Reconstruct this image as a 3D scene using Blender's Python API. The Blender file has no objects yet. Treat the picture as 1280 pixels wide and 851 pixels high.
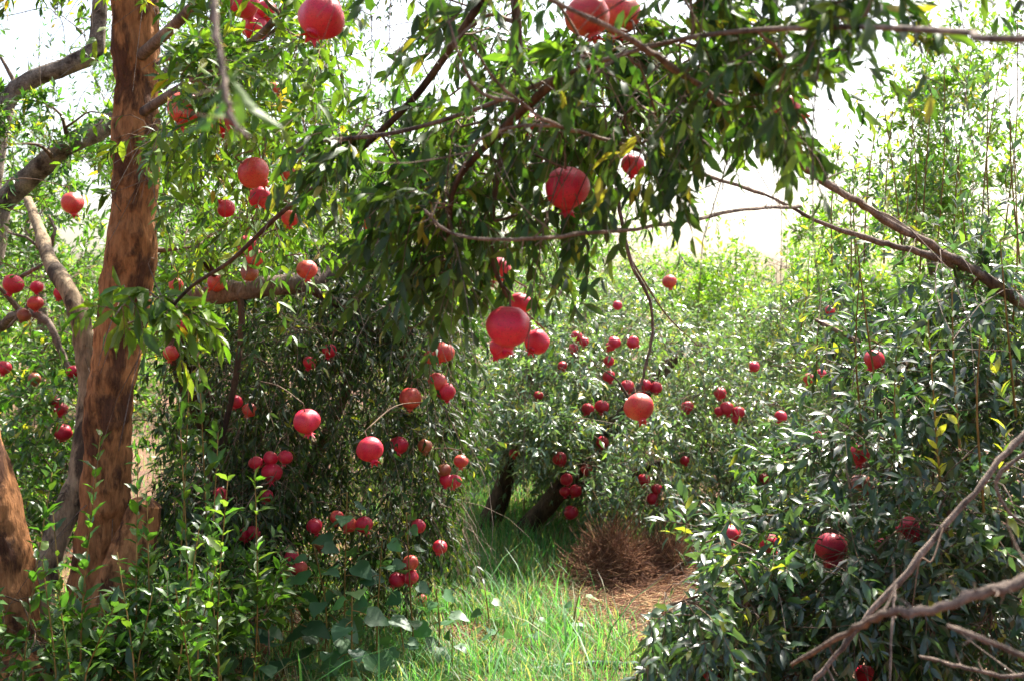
import bpy, math, random
import numpy as np
from mathutils import Vector, Matrix, noise

# ------------------------------------------------------------------ camera, sky, sun, exposure
F_PX, HORIZON, CAM_H = 1545.0, 393.0, 1.30          # focal length and horizon in the photograph's 1280x851 pixels
scene = bpy.context.scene
col = scene.collection
cam_data = bpy.data.cameras.new('camera')
cam = bpy.data.objects.new('camera', cam_data)
col.objects.link(cam)
cam.location = (0, 0, CAM_H)
cam.rotation_euler = (math.radians(90), 0, 0)
cam_data.sensor_width = 36.0
cam_data.lens = 36.0 * F_PX / 1280.0
cam_data.shift_y = (HORIZON - 425.5) / 1280.0
cam_data.clip_start = 0.05
cam_data.clip_end = 600
cam_data.dof.use_dof = True
cam_data.dof.focus_distance = 3.9
cam_data.dof.aperture_fstop = 6.3
scene.camera = cam

SUN_EL, SUN_AZ = math.radians(54), math.radians(30)   # azimuth from +Y towards +X
world = bpy.data.worlds.new('World')
scene.world = world
world.use_nodes = True
wn = world.node_tree
for n in list(wn.nodes):
    wn.nodes.remove(n)
sky = wn.nodes.new('ShaderNodeTexSky')
sky.sky_type = 'NISHITA'
sky.sun_disc = False
sky.sun_elevation = SUN_EL
sky.sun_rotation = SUN_AZ
sky.air_density = 1.0
sky.dust_density = 5.0
bg = wn.nodes.new('ShaderNodeBackground')
bg.inputs['Strength'].default_value = 0.10
wout = wn.nodes.new('ShaderNodeOutputWorld')
wn.links.new(sky.outputs[0], bg.inputs[0])
wn.links.new(bg.outputs[0], wout.inputs[0])

sun_data = bpy.data.lights.new('sun', 'SUN')
sun_data.energy = 4.2
sun_data.angle = math.radians(0.6)
sun_data.color = (1.0, 0.95, 0.86)
sun = bpy.data.objects.new('sun', sun_data)
col.objects.link(sun)
sd = Vector((math.sin(SUN_AZ) * math.cos(SUN_EL), math.cos(SUN_AZ) * math.cos(SUN_EL), math.sin(SUN_EL)))
sun.rotation_euler = sd.to_track_quat('Z', 'Y').to_euler()
sun.location = sd * 30

vs = scene.view_settings
scene.display_settings.display_device = 'sRGB'
vs.view_transform = 'Standard'
vs.look = 'None'
vs.exposure = 2.1
vs.gamma = 1.0
vs.use_curve_mapping = False
cy = scene.cycles
cy.use_denoising = True
try:
    cy.denoiser = 'OPENIMAGEDENOISE'
    cy.denoising_prefilter = 'ACCURATE'
    cy.denoising_input_passes = 'RGB_ALBEDO_NORMAL'
except Exception:
    pass
cy.max_bounces = 8
cy.diffuse_bounces = 4
cy.glossy_bounces = 2
cy.transmission_bounces = 4
cy.transparent_max_bounces = 4
cy.caustics_reflective = False
cy.caustics_refractive = False
cy.sample_clamp_indirect = 6.0

rng = np.random.default_rng(20240)
random.seed(5)
R3 = lambda n: rng.normal(size=(n, 3))


def P(px, py, d):
    """A pixel of the photograph at depth d (metres along the view axis) as a world point."""
    return np.array([(px - 640.0) / F_PX * d, d, CAM_H + (HORIZON - py) / F_PX * d])


def proj(p):
    d = np.maximum(p[:, 1], 0.05)
    return p[:, 0] / d * F_PX + 640.0, HORIZON - (p[:, 2] - CAM_H) / d * F_PX, p[:, 1]


def ground_z(x, y):
    a = 0.035 * noise.noise(Vector((x * .5, y * .5, 1.7))) + 0.015 * noise.noise(Vector((x * 1.9, y * 1.9, 4.2)))
    return a + 0.012 * max(0.0, y - 9)


# ------------------------------------------------------------------ mesh helpers
def norm(v):
    return v / np.maximum(np.linalg.norm(v, axis=-1, keepdims=True), 1e-9)


def mesh_np(name, V, faces, mat, attr=None):
    """faces: list of int arrays (n,3) or (n,4). attr: {name: (n,4) colours per vertex}."""
    me = bpy.data.meshes.new(name)
    V = np.asarray(V, dtype=np.float32)
    faces = [f for f in faces if len(f)]
    li = np.concatenate([np.asarray(f, dtype=np.int32).ravel() for f in faces])
    ln = np.concatenate([np.full(len(f), f.shape[1], dtype=np.int32) for f in faces])
    ls = np.concatenate([[0], np.cumsum(ln)[:-1]]).astype(np.int32)
    me.vertices.add(len(V))
    me.vertices.foreach_set('co', V.ravel())
    me.loops.add(len(li))
    me.loops.foreach_set('vertex_index', li)
    me.polygons.add(len(ln))
    me.polygons.foreach_set('loop_start', ls)
    me.update(calc_edges=True)
    if attr:
        for k, a in attr.items():
            at = me.attributes.new(k, 'FLOAT_COLOR', 'POINT')
            at.data.foreach_set('color', np.asarray(a, dtype=np.float32).ravel())
    if mat:
        me.materials.append(mat)
    return me


def link(name, me, parent=None, loc=None, **props):
    o = bpy.data.objects.new(name, me)
    col.objects.link(o)
    if parent is not None:
        o.parent = parent
    if loc is not None:
        o.location = loc
    for k, v in props.items():
        o[k] = v
    return o


def thing(name, label, cat, loc, group=None):
    o = link(name, None, None, [float(c) for c in loc], label=label, category=cat)
    o.empty_display_size = 0.05
    if group:
        o['group'] = group
    return o


def smooth_path(pts, k=6):
    """Catmull-Rom through rows of pts (any columns)."""
    p = np.asarray(pts, float)
    if len(p) < 3:
        t = np.linspace(0, 1, k + 1)[:, None]
        return p[0] * (1 - t) + p[-1] * t
    q = np.vstack([2 * p[0] - p[1], p, 2 * p[-1] - p[-2]])
    out = []
    for i in range(1, len(q) - 2):
        for s in range(k):
            t = s / k
            out.append(0.5 * (2 * q[i] + (q[i + 1] - q[i - 1]) * t + (2 * q[i - 1] - 5 * q[i] + 4 * q[i + 1] - q[i + 2]) * t * t
                              + (3 * q[i] - q[i - 1] - 3 * q[i + 1] + q[i + 2]) * t ** 3))
    out.append(p[-1])
    return np.array(out)


def tube(pts, rad, sides, base=0, cap=True):
    """Verts and quads of a tube; parallel-transport frames."""
    pts = np.asarray(pts, float)
    rad = np.asarray(rad, float)
    n = len(pts)
    T = norm(np.gradient(pts, axis=0))
    u = np.cross(T[0], [0.3, 0.9, 0.31])
    u /= np.linalg.norm(u)
    U = np.zeros((n, 3))
    for i in range(n):
        u = u - T[i] * u.dot(T[i])
        u /= max(np.linalg.norm(u), 1e-9)
        U[i] = u
    W = np.cross(T, U)
    a = np.linspace(0, 2 * math.pi, sides, endpoint=False)
    V = pts[:, None, :] + rad[:, None, None] * (np.cos(a)[None, :, None] * U[:, None, :] + np.sin(a)[None, :, None] * W[:, None, :])
    V = V.reshape(-1, 3)
    i, j = np.meshgrid(np.arange(n - 1), np.arange(sides), indexing='ij')
    j2 = (j + 1) % sides
    Fq = np.stack([i * sides + j, i * sides + j2, (i + 1) * sides + j2, (i + 1) * sides + j], -1).reshape(-1, 4) + base
    tri = np.zeros((0, 3), int)
    if cap:
        V = np.vstack([V, pts[-1] + T[-1] * rad[-1] * .5])
        k = np.arange(sides)
        tri = np.stack([(n - 1) * sides + k, (n - 1) * sides + (k + 1) % sides, np.full(sides, n * sides)], -1) + base
    return V, Fq, tri


# ------------------------------------------------------------------ materials
def new_mat(name):
    m = bpy.data.materials.new(name)
    m.use_nodes = True
    nt = m.node_tree
    b = nt.nodes['Principled BSDF']
    return m, nt, b


def nd(nt, t, **kw):
    n = nt.nodes.new(t)
    for k, v in kw.items():
        if k in n.inputs:
            n.inputs[k].default_value = v
        else:
            setattr(n, k, v)
    return n


def ramp(nt, stops, interp='LINEAR'):
    r = nt.nodes.new('ShaderNodeValToRGB')
    r.color_ramp.interpolation = interp
    e = r.color_ramp.elements
    while len(e) < len(stops):
        e.new(0.5)
    for el, (p, c) in zip(e, stops):
        el.position = p
        el.color = (*c, 1) if len(c) == 3 else c
    return r


def leaf_material(name, rough=0.42, trans=0.38, spec=0.5):
    m, nt, b = new_mat(name)
    at = nd(nt, 'ShaderNodeAttribute', attribute_name='tint')
    tc = nd(nt, 'ShaderNodeTexCoord')
    no = nd(nt, 'ShaderNodeTexNoise', Scale=60.0, Detail=2.0)
    nt.links.new(tc.outputs['Object'], no.inputs['Vector'])
    mr = nd(nt, 'ShaderNodeMapRange')
    mr.inputs['To Min'].default_value = 0.7
    mr.inputs['To Max'].default_value = 1.3
    nt.links.new(no.outputs['Fac'], mr.inputs['Value'])
    hs = nd(nt, 'ShaderNodeHueSaturation')
    nt.links.new(at.outputs['Color'], hs.inputs['Color'])
    nt.links.new(mr.outputs[0], hs.inputs['Value'])
    nt.links.new(hs.outputs[0], b.inputs['Base Color'])
    b.inputs['Roughness'].default_value = rough
    b.inputs['Specular IOR Level'].default_value = spec
    tr = nd(nt, 'ShaderNodeBsdfTranslucent')
    tcol = nd(nt, 'ShaderNodeMix', data_type='RGBA', blend_type='MULTIPLY')
    tcol.inputs[0].default_value = 1.0
    nt.links.new(hs.outputs[0], tcol.inputs[6])
    tcol.inputs[7].default_value = (2.1, 2.3, 0.9, 1)
    nt.links.new(tcol.outputs[2], tr.inputs['Color'])
    mx = nd(nt, 'ShaderNodeMixShader')
    mx.inputs[0].default_value = trans
    out = nt.nodes['Material Output']
    nt.links.new(b.outputs[0], mx.inputs[1])
    nt.links.new(tr.outputs[0], mx.inputs[2])
    nt.links.new(mx.outputs[0], out.inputs['Surface'])
    return m


def bark_material(name, dark, light, scale=6.0, rough=0.85, stretch=0.25, attr=False, bump=0.5):
    m, nt, b = new_mat(name)
    tc = nd(nt, 'ShaderNodeTexCoord')
    mp = nd(nt, 'ShaderNodeMapping')
    mp.inputs['Scale'].default_value = (1, 1, stretch)
    nt.links.new(tc.outputs['Object'], mp.inputs['Vector'])
    n1 = nd(nt, 'ShaderNodeTexNoise', Scale=scale, Detail=6.0, Roughness=0.65)
    n2 = nd(nt, 'ShaderNodeTexNoise', Scale=scale * 9, Detail=5.0, Roughness=0.7)
    nt.links.new(mp.outputs[0], n1.inputs['Vector'])
    nt.links.new(mp.outputs[0], n2.inputs['Vector'])
    mid = tuple((a + c) / 2 for a, c in zip(dark, light))
    r1 = ramp(nt, [(0.36, dark), (0.5, mid), (0.64, light)])
    height = n2.outputs['Fac']
    if attr:
        # flakes of old bark with crisp edges over smooth fresh bark
        mp2 = nd(nt, 'ShaderNodeMapping')
        mp2.inputs['Scale'].default_value = (1, 1, .38)
        nt.links.new(tc.outputs['Object'], mp2.inputs['Vector'])
        nf = nd(nt, 'ShaderNodeTexNoise', Scale=13.0, Detail=10.0, Roughness=.74, Distortion=.4)
        nt.links.new(mp2.outputs[0], nf.inputs['Vector'])
        at = nd(nt, 'ShaderNodeAttribute', attribute_name='tint')
        sep = nd(nt, 'ShaderNodeSeparateColor')
        nt.links.new(at.outputs['Color'], sep.inputs[0])
        ad = nd(nt, 'ShaderNodeMath', operation='MULTIPLY_ADD')
        nt.links.new(sep.outputs[0], ad.inputs[0])
        ad.inputs[1].default_value = .62
        nt.links.new(nf.outputs['Fac'], ad.inputs[2])
        fl = ramp(nt, [(.60, (0, 0, 0)), (.66, (.55, .55, .55)), (.72, (1, 1, 1))])
        nt.links.new(ad.outputs[0], fl.inputs[0])
        r1 = nd(nt, 'ShaderNodeMix', data_type='RGBA')
        nt.links.new(fl.outputs[0], r1.inputs[0])
        r1.inputs[6].default_value = (*dark, 1)
        fresh = ramp(nt, [(.35, tuple(c * .62 for c in light)), (.62, light)])
        nt.links.new(n1.outputs['Fac'], fresh.inputs[0])
        nt.links.new(fresh.outputs[0], r1.inputs[7])
        col_out = r1.outputs[2]
        hm = nd(nt, 'ShaderNodeMath', operation='MULTIPLY_ADD')
        nt.links.new(fl.outputs[0], hm.inputs[0])
        hm.inputs[1].default_value = -.55
        nt.links.new(n2.outputs['Fac'], hm.inputs[2])
        height = hm.outputs[0]
    else:
        nt.links.new(n1.outputs['Fac'], r1.inputs[0])
        col_out = r1.outputs[0]
    mul = nd(nt, 'ShaderNodeMix', data_type='RGBA', blend_type='MULTIPLY')
    mul.inputs[0].default_value = 0.85
    r2 = ramp(nt, [(0.32, (0.36, 0.33, 0.31)), (0.60, (1.15, 1.12, 1.1))])
    nt.links.new(n2.outputs['Fac'], r2.inputs[0])
    nt.links.new(col_out, mul.inputs[6])
    nt.links.new(r2.outputs[0], mul.inputs[7])
    nt.links.new(mul.outputs[2], b.inputs['Base Color'])
    b.inputs['Roughness'].default_value = rough
    b.inputs['Specular IOR Level'].default_value = 0.2
    bp = nd(nt, 'ShaderNodeBump', Strength=bump, Distance=0.012)
    nt.links.new(height, bp.inputs['Height'])
    nt.links.new(bp.outputs[0], b.inputs['Normal'])
    return m


def fruit_material(name, c_main, c_alt, c_spot, alt_at=0.55):
    m, nt, b = new_mat(name)
    tc = nd(nt, 'ShaderNodeTexCoord')
    oi = nd(nt, 'ShaderNodeObjectInfo')
    addv = nd(nt, 'ShaderNodeVectorMath', operation='MULTIPLY_ADD')
    cmb = nd(nt, 'ShaderNodeCombineXYZ')
    for k in range(3):
        nt.links.new(oi.outputs['Random'], cmb.inputs[k])
    nt.links.new(cmb.outputs[0], addv.inputs[0])
    addv.inputs[1].default_value = (37, 17, 53)
    nt.links.new(tc.outputs['Object'], addv.inputs[2])
    n1 = nd(nt, 'ShaderNodeTexNoise', Scale=1.1, Detail=6.0, Roughness=0.65)
    n2 = nd(nt, 'ShaderNodeTexNoise', Scale=14.0, Detail=3.0, Roughness=0.7)
    nt.links.new(addv.outputs[0], n1.inputs['Vector'])
    nt.links.new(addv.outputs[0], n2.inputs['Vector'])
    r1 = ramp(nt, [(alt_at - 0.12, c_main), (alt_at + 0.14, c_alt)])
    nt.links.new(n1.outputs['Fac'], r1.inputs[0])
    r2 = ramp(nt, [(0.33, (1, 1, 1)), (0.42, (0, 0, 0))])
    nt.links.new(n2.outputs['Fac'], r2.inputs[0])
    mx = nd(nt, 'ShaderNodeMix', data_type='RGBA')
    nt.links.new(r2.outputs[0], mx.inputs[0])
    nt.links.new(r1.outputs[0], mx.inputs[6])
    mx.inputs[7].default_value = (*c_spot, 1)
    n3 = nd(nt, 'ShaderNodeTexNoise', Scale=45.0, Detail=2.0)
    nt.links.new(addv.outputs[0], n3.inputs['Vector'])
    r3 = ramp(nt, [(0.35, (0.72, 0.70, 0.66)), (0.6, (1.12, 1.1, 1.06))])
    nt.links.new(n3.outputs['Fac'], r3.inputs[0])
    mul = nd(nt, 'ShaderNodeMix', data_type='RGBA', blend_type='MULTIPLY')
    mul.inputs[0].default_value = 0.8
    nt.links.new(mx.outputs[2], mul.inputs[6])
    nt.links.new(r3.outputs[0], mul.inputs[7])
    nt.links.new(mul.outputs[2], b.inputs['Base Color'])
    b.inputs['Roughness'].default_value = 0.38
    b.inputs['Specular IOR Level'].default_value = 0.45
    b.inputs['Subsurface Weight'].default_value = 0.0
    bp = nd(nt, 'ShaderNodeBump', Strength=0.15, Distance=0.02)
    nt.links.new(n3.outputs['Fac'], bp.inputs['Height'])
    nt.links.new(bp.outputs[0], b.inputs['Normal'])
    return m


LEAF = leaf_material('leaf_glossy', 0.30, 0.32, 0.75)
LEAF_SOFT = leaf_material('leaf_soft', 0.38, 0.40, 0.55)
LEAF_DULL = leaf_material('leaf_dull', 0.46, 0.34, 0.35)
GRASS = leaf_material('grass_blade', 0.5, 0.4, 0.35)
BARK_OLD = bark_material('bark_peeling', (0.10, 0.044, 0.023), (0.44, 0.20, 0.078), 7.0, attr=True, bump=1.0)
BARK_PALE = bark_material('bark_pale', (0.07, 0.05, 0.035), (0.36, 0.27, 0.17), 7.0, attr=True, bump=0.6)
BARK_GREY = bark_material('bark_grey', (0.07, 0.05, 0.04), (0.30, 0.23, 0.18), 10.0, bump=0.6)
BARK_DARK = bark_material('bark_dark', (0.03, 0.02, 0.014), (0.15, 0.09, 0.055), 10.0, bump=0.6)
BARK_LICHEN = bark_material('bark_lichen', (0.06, 0.042, 0.032), (0.40, 0.33, 0.26), 16.0, stretch=1.0, bump=1.0)
TWIG = bark_material('twig_brown', (0.09, 0.06, 0.04), (0.26, 0.18, 0.12), 14.0, bump=0.3)
TWIG_GREY = bark_material('twig_grey', (0.10, 0.075, 0.06), (0.36, 0.28, 0.22), 26.0, stretch=.6, bump=0.8)
TWIG_GREEN = bark_material('shoot_stem', (0.16, 0.11, 0.03), (0.34, 0.22, 0.07), 12.0, bump=0.2)
STRAW = leaf_material('straw', 0.8, 0.1, 0.2)
F_RED = fruit_material('rind_crimson', (0.60, 0.010, 0.050), (0.66, 0.060, 0.055), (0.12, 0.018, 0.012), 0.58)
F_ORG = fruit_material('rind_orange', (0.62, 0.038, 0.045), (0.66, 0.15, 0.07), (0.16, 0.04, 0.02), 0.53)
F_BRN = fruit_material('rind_brown', (0.30, 0.06, 0.03), (0.36, 0.15, 0.06), (0.07, 0.02, 0.01), 0.54)
F_DRY = bark_material('calyx_dry', (0.20, 0.05, 0.03), (0.48, 0.16, 0.07), 20.0, rough=0.7, stretch=1.0)

# ------------------------------------------------------------------ fruit table (pixel, radius in pixels, tree, tone, share of covering leaves cleared)
RANGE = {'A': (2.2, 3.7), 'B': (4.5, 5.2), 'C': (3.9, 4.55), 'D': (5.9, 6.8), 'E': (2.65, 3.3), 'F': (1.9, 2.9), 'G': (9.0, 12.0), 'L': (4.6, 5.6)}
FR = [
 # upper left, on the peeling-trunk tree
 (402, 21, 29, 'A', 'c', .95, 'large crimson pomegranate hanging alone right of the trio under the peeling-trunk tree crown'),
 (317, 33, 17, 'A', 'c', .95, 'pink red pomegranate lowest of the tight trio above the yellow leaves'),
 (305, 6, 19, 'A', 'd', .8, 'dull red pomegranate at the top of the tight trio'),
 (333, 13, 13, 'A', 'c', .8, 'shaded pomegranate tucked behind the other two of the tight trio'),
 (231, 136, 21, 'A', 'o', .85, 'orange red pomegranate beside the peeling trunk, half veiled by near leaves'),
 (282, 150, 20, 'A', 'd', .85, 'dull red pomegranate behind the bent dangling twig'),
 (245, 104, 10, 'A', 'b', .6, 'small brownish pomegranate just above the veiled orange red one'),
 (344, 113, 9, 'A', 'o', .6, 'small orange pomegranate among the leaves below the tight trio'),
 (316, 216, 20, 'A', 'o', .95, 'matte orange pink round pomegranate above the thin slanting branch'),
 (324, 247, 14, 'A', 'c', .8, 'red pomegranate touching the underside of the matte orange pink one'),
 (283, 261, 11, 'A', 'd', .85, 'small dull red pomegranate with its crown turned up, beside the matte pair'),
 (363, 273, 10, 'A', 'o', .8, 'small salmon pomegranate right of the thin slanting branch'),
 (361, 218, 7, 'A', 'o', .6, 'tiny orange pomegranate by the grey twig behind the slanting branch'),
 (308, 306, 12, 'A', 'd', .85, 'red pomegranate topmost in the chain of three below the slanting branch'),
 (319, 322, 11, 'A', 'o', .8, 'split orange pomegranate in the middle of the chain of three'),
 (312, 341, 8, 'A', 'b', .7, 'brownish pomegranate lowest in the chain of three'),
 (384, 337, 13, 'A', 'o', .8, 'orange pomegranate resting over the end of the thick level bough'),
 (458, 275, 11, 'A', 'o', .6, 'orange pomegranate half hidden among the hanging dark leaves'),
 # left edge
 (90, 254, 14, 'B', 'o', .95, 'orange red pomegranate below the slanting grey bough, left of the peeling trunk'),
 (16, 355, 13, 'B', 'd', .9, 'dusky red pomegranate largest of the knot of fruit by the bare grey twigs'),
 (46, 359, 8, 'B', 'c', .8, 'pink elongated pomegranate at the right of the knot of fruit'),
 (44, 379, 10, 'B', 'o', .8, 'orange pomegranate low in the knot of fruit by the bare grey twigs'),
 (30, 394, 9, 'B', 'b', .7, 'brown pomegranate lowest of the knot of fruit'),
 (76, 367, 9, 'B', 'd', .8, 'red pomegranate tucked behind the curved grey stem'),
 (5, 459, 9, 'B', 'c', .95, 'bright crimson pomegranate among the bright leafy shoots, level with an orange brown one'),
 (43, 473, 8, 'B', 'b', .9, 'orange brown pomegranate standing on the bright leafy shoots'),
 (91, 464, 7, 'B', 'c', .8, 'small crimson pomegranate against the side of the peeling trunk'),
 (70, 502, 8, 'B', 'c', .85, 'upper pink pomegranate of the touching pair in the leafy shoots'),
 (76, 511, 9, 'B', 'c', .85, 'lower pink pomegranate of the touching pair in the leafy shoots'),
 (79, 540, 11, 'B', 'c', .9, 'crimson pomegranate hanging below the touching pink pair'),
 (121, 414, 6, 'B', 'd', .7, 'small red pomegranate peeping from behind the peeling trunk'),
 # dark drooping tree
 (220, 356, 8, 'C', 'o', .85, 'salmon pomegranate just above the bend of the thick level bough'),
 (271, 354, 12, 'C', 'o', .85, 'orange pomegranate behind the small forked stick on the level bough'),
 (227, 407, 9, 'C', 'd', .85, 'deep red pomegranate in the shade under the bend of the level bough'),
 (214, 441, 10, 'C', 'o', .9, 'orange pomegranate below the leaf bunch that hangs before the peeling trunk'),
 (383, 526, 17, 'C', 'c', 1, 'bright crimson pomegranate hanging alone with calyx down in the dark drooping tree'),
 (312, 512, 8, 'C', 'o', .9, 'small orange red pomegranate left of the lone bright crimson one'),
 (294, 502, 5, 'C', 'd', .7, 'tiny dark red pomegranate by the black hanging stem'),
 (340, 590, 13, 'C', 'c', 1, 'round crimson pomegranate lowest of the cluster of four in the dark tree'),
 (338, 572, 9, 'C', 'c', .95, 'red pomegranate sitting on top of the round one in the cluster of four'),
 (320, 578, 8, 'C', 'd', .9, 'red pomegranate at the left of the cluster of four'),
 (357, 571, 6, 'C', 'd', .7, 'dark small pomegranate at the back of the cluster of four'),
 (463, 561, 17, 'C', 'c', 1, 'bright crimson pomegranate crossed by a pale dry twig'),
 (499, 556, 12, 'C', 'd', .8, 'shaded red pomegranate next to the one crossed by a pale twig'),
 (531, 557, 9, 'C', 'b', .7, 'dusky small pomegranate at the end of the row of three'),
 (513, 497, 14, 'C', 'o', 1, 'orange pomegranate split open by a dark crack'),
 (555, 440, 13, 'C', 'o', .9, 'orange red pomegranate of the upper pair above the split fruit'),
 (538, 446, 9, 'C', 'o', .8, 'smaller orange pomegranate of the upper pair above the split fruit'),
 (547, 477, 12, 'C', 'o', .9, 'orange pomegranate of the lower pair beside the split fruit'),
 (558, 489, 12, 'C', 'd', .85, 'red pomegranate with ragged calyx in the lower pair beside the split fruit'),
 (412, 438, 9, 'C', 'd', .7, 'dusky pomegranate deep in the dark tree below the yellow green sprig'),
 (388, 453, 6, 'C', 'd', .6, 'tiny dusky pomegranate left of the yellow green sprig'),
 (559, 600, 8, 'C', 'd', .85, 'left one of two touching red pomegranates at the edge of the dark tree'),
 (568, 601, 8, 'C', 'c', .85, 'right one of two touching red pomegranates at the edge of the dark tree'),
 (576, 576, 6, 'C', 'o', .8, 'narrow orange pomegranate above the two touching red ones'),
 (555, 587, 6, 'C', 'b', .7, 'brownish pomegranate just above the two touching red ones'),
 (393, 657, 10, 'C', 'd', .7, 'dark red pomegranate above the broad leaved weeds'),
 (421, 646, 8, 'C', 'o', .8, 'small orange pomegranate behind the tallest broad leaved weed'),
 (437, 655, 10, 'C', 'o', .85, 'yellowish orange pomegranate behind the tallest broad leaved weed'),
 (455, 655, 11, 'C', 'd', .7, 'shaded red pomegranate right of the yellowish orange one'),
 (402, 679, 9, 'C', 'b', .6, 'brown pomegranate low behind the broad leaved weeds'),
 (317, 665, 8, 'C', 'c', .85, 'pink red pomegranate low in the dark tree near dry leaves'),
 (303, 667, 6, 'C', 'd', .7, 'dim small pomegranate beside the low pink red one'),
 (333, 619, 5, 'C', 'd', .7, 'tiny dark red pomegranate under the cluster of four'),
 (275, 617, 5, 'C', 'c', .7, 'tiny pink pomegranate by the leafy sucker shoots'),
 (365, 696, 9, 'C', 'd', .8, 'dark red pomegranate topmost of three low over the dry litter'),
 (374, 710, 10, 'C', 'o', .85, 'orange pomegranate in the middle of three low over the dry litter'),
 (358, 717, 8, 'C', 'b', .7, 'brown pomegranate lowest of three low over the dry litter'),
 (513, 703, 10, 'C', 'o', .9, 'pale orange pomegranate topmost in the low bunch above the grass'),
 (513, 721, 10, 'C', 'c', .95, 'pink red pomegranate in the middle of the low bunch above the grass'),
 (496, 724, 10, 'C', 'c', .95, 'pink red pomegranate at the left of the low bunch above the grass'),
 (523, 657, 5, 'C', 'c', .7, 'tiny pink pomegranate above the low bunch'),
 (550, 683, 5, 'C', 'c', .8, 'tiny red pomegranate right of and above the low bunch'),
 # fallen on the litter
 (536, 727, 9, 'L', 'b', .9, 'brown spoiled pomegranate lying by the low bunch at the grass edge'),
 (527, 744, 8, 'L', 'c', .95, 'red fallen pomegranate lying in the grass below the low bunch'),
 (314, 786, 12, 'L', 'b', .8, 'brown fallen pomegranate on dry litter under the broad leaved weeds'),
 (326, 804, 7, 'L', 'b', .8, 'small brown fallen pomegranate in the grass below a larger one'),
 # overhanging canopy
 (636, 408, 28, 'F', 'c', 1, 'largest bright red pomegranate hanging free at the tip of the overhanging branch'),
 (671, 427, 16, 'F', 'c', 1, 'red pomegranate with open calyx tucked against the largest free hanging one'),
 (626, 434, 7, 'F', 'd', .9, 'small red pomegranate peeping under the largest free hanging one'),
 (651, 379, 8, 'F', 'd', .9, 'small bright red pomegranate just above the largest free hanging one'),
 (623, 337, 16, 'F', 'd', .85, 'red pomegranate half covered by leaves above the largest free hanging one'),
 (708, 235, 28, 'F', 'c', 1, 'large glossy crimson pomegranate below the dark overhanging leaves'),
 (791, 206, 12, 'F', 'c', 1, 'pink pomegranate against the white sky by the thin grey twig'),
 (735, 20, 28, 'F', 'o', .95, 'big orange red pomegranate left of the top pair behind twigs'),
 (774, 18, 26, 'F', 'o', .9, 'big orange red pomegranate right of the top pair behind twigs'),
 (736, 78, 14, 'F', 'b', .85, 'brown red pomegranate under the top pair'),
 (982, 140, 24, 'F', 'o', .85, 'orange red pomegranate wrapped in dark leaves against the white sky'),
 (661, 156, 8, 'F', 'c', .7, 'small pink pomegranate deep in the dark overhanging leaves'),
 (675, 187, 6, 'F', 'c', .7, 'tiny pink pomegranate deep in the overhanging leaves above the glossy crimson one'),
 # right tree
 (799, 508, 19, 'E2', 'o', 1, 'large orange red pomegranate on a bare hanging twig before the grey green tree'),
 (1040, 683, 20, 'E', 'c', 1, 'large pink red pomegranate above the glossy grey leaves of the right tree'),
 (1042, 703, 12, 'E', 'd', .8, 'dark red pomegranate under the large pink red one in the right tree'),
 (1137, 658, 13, 'E', 'c', 1, 'pink red pomegranate with calyx turned aside behind the bare diagonal branch'),
 (1147, 667, 9, 'E', 'd', .8, 'dark pomegranate behind the one with calyx turned aside'),
 (1105, 682, 8, 'E', 'd', .8, 'small crimson pomegranate in the gap left of the bare diagonal branch'),
 (1073, 566, 14, 'E', 'd', .9, 'dark red broken pomegranate with ragged shell'),
 (1076, 606, 15, 'E', 'b', .85, 'brown pomegranate hanging below the broken one'),
 (1080, 842, 9, 'E', 'c', 1, 'pink pomegranate low behind thin dangling twigs of the right tree'),
 (913, 667, 11, 'E', 'd', .85, 'dark crimson pomegranate at the left side of the glossy right tree'),
 (962, 679, 8, 'E', 'd', .7, 'small dark red pomegranate in the shade beside the glossy leaves'),
 (890, 849, 6, 'E', 'd', .8, 'small red pomegranate lowest under the glossy grey leaves'),
 (1093, 449, 6, 'E', 'c', .8, 'small pink pomegranate behind the upright brown shoot'),
]
CLUSTERS = [
 ('one of three small red pomegranates close together high in the grey green tree', [(768, 428, 8), (763, 433, 6), (791, 428, 8)]),
 ('one of two red pomegranates strung one below the other in the grey green tree', [(761, 451, 7), (761, 470, 8)]),
 ('small red pomegranate in the bunch at the edge of the grey green tree', [(721, 420, 7), (717, 435, 5), (730, 427, 5)]),
 ('red pomegranate just behind the large orange red one on the bare twig', [(784, 483, 9), (806, 481, 8), (820, 484, 8)]),
 ('one of a touching pair of red pomegranates in the grey green tree', [(735, 511, 8), (753, 508, 9)]),
 ('one of three red pomegranates clustered just above the second dark leaning trunk', [(708, 599, 8), (706, 614, 7), (719, 613, 8)]),
 ('red pomegranate lowest of all in the grey green tree, beside the second leaning trunk', [(714, 640, 9)]),
 ('one of three dark red pomegranates hanging above the straw heap', [(816, 623, 8), (821, 611, 7), (805, 599, 8)]),
 ('red pomegranate in the dense bunch of five in the grey green tree', [(900, 491, 8), (908, 510, 9), (923, 515, 8), (899, 514, 6), (920, 523, 6)]),
 ('small red pomegranate hanging singly in the grey green tree', [(703, 457, 5), (772, 382, 6), (753, 552, 8), (700, 573, 9), (673, 494, 4), (642, 566, 5), (733, 586, 7), (856, 575, 5), (859, 508, 8), (943, 458, 7), (955, 597, 6)]),
]
for lab, qs in CLUSTERS:
    for q in qs:
        FR.append((*q, 'D', 'c', .95, lab))
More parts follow.
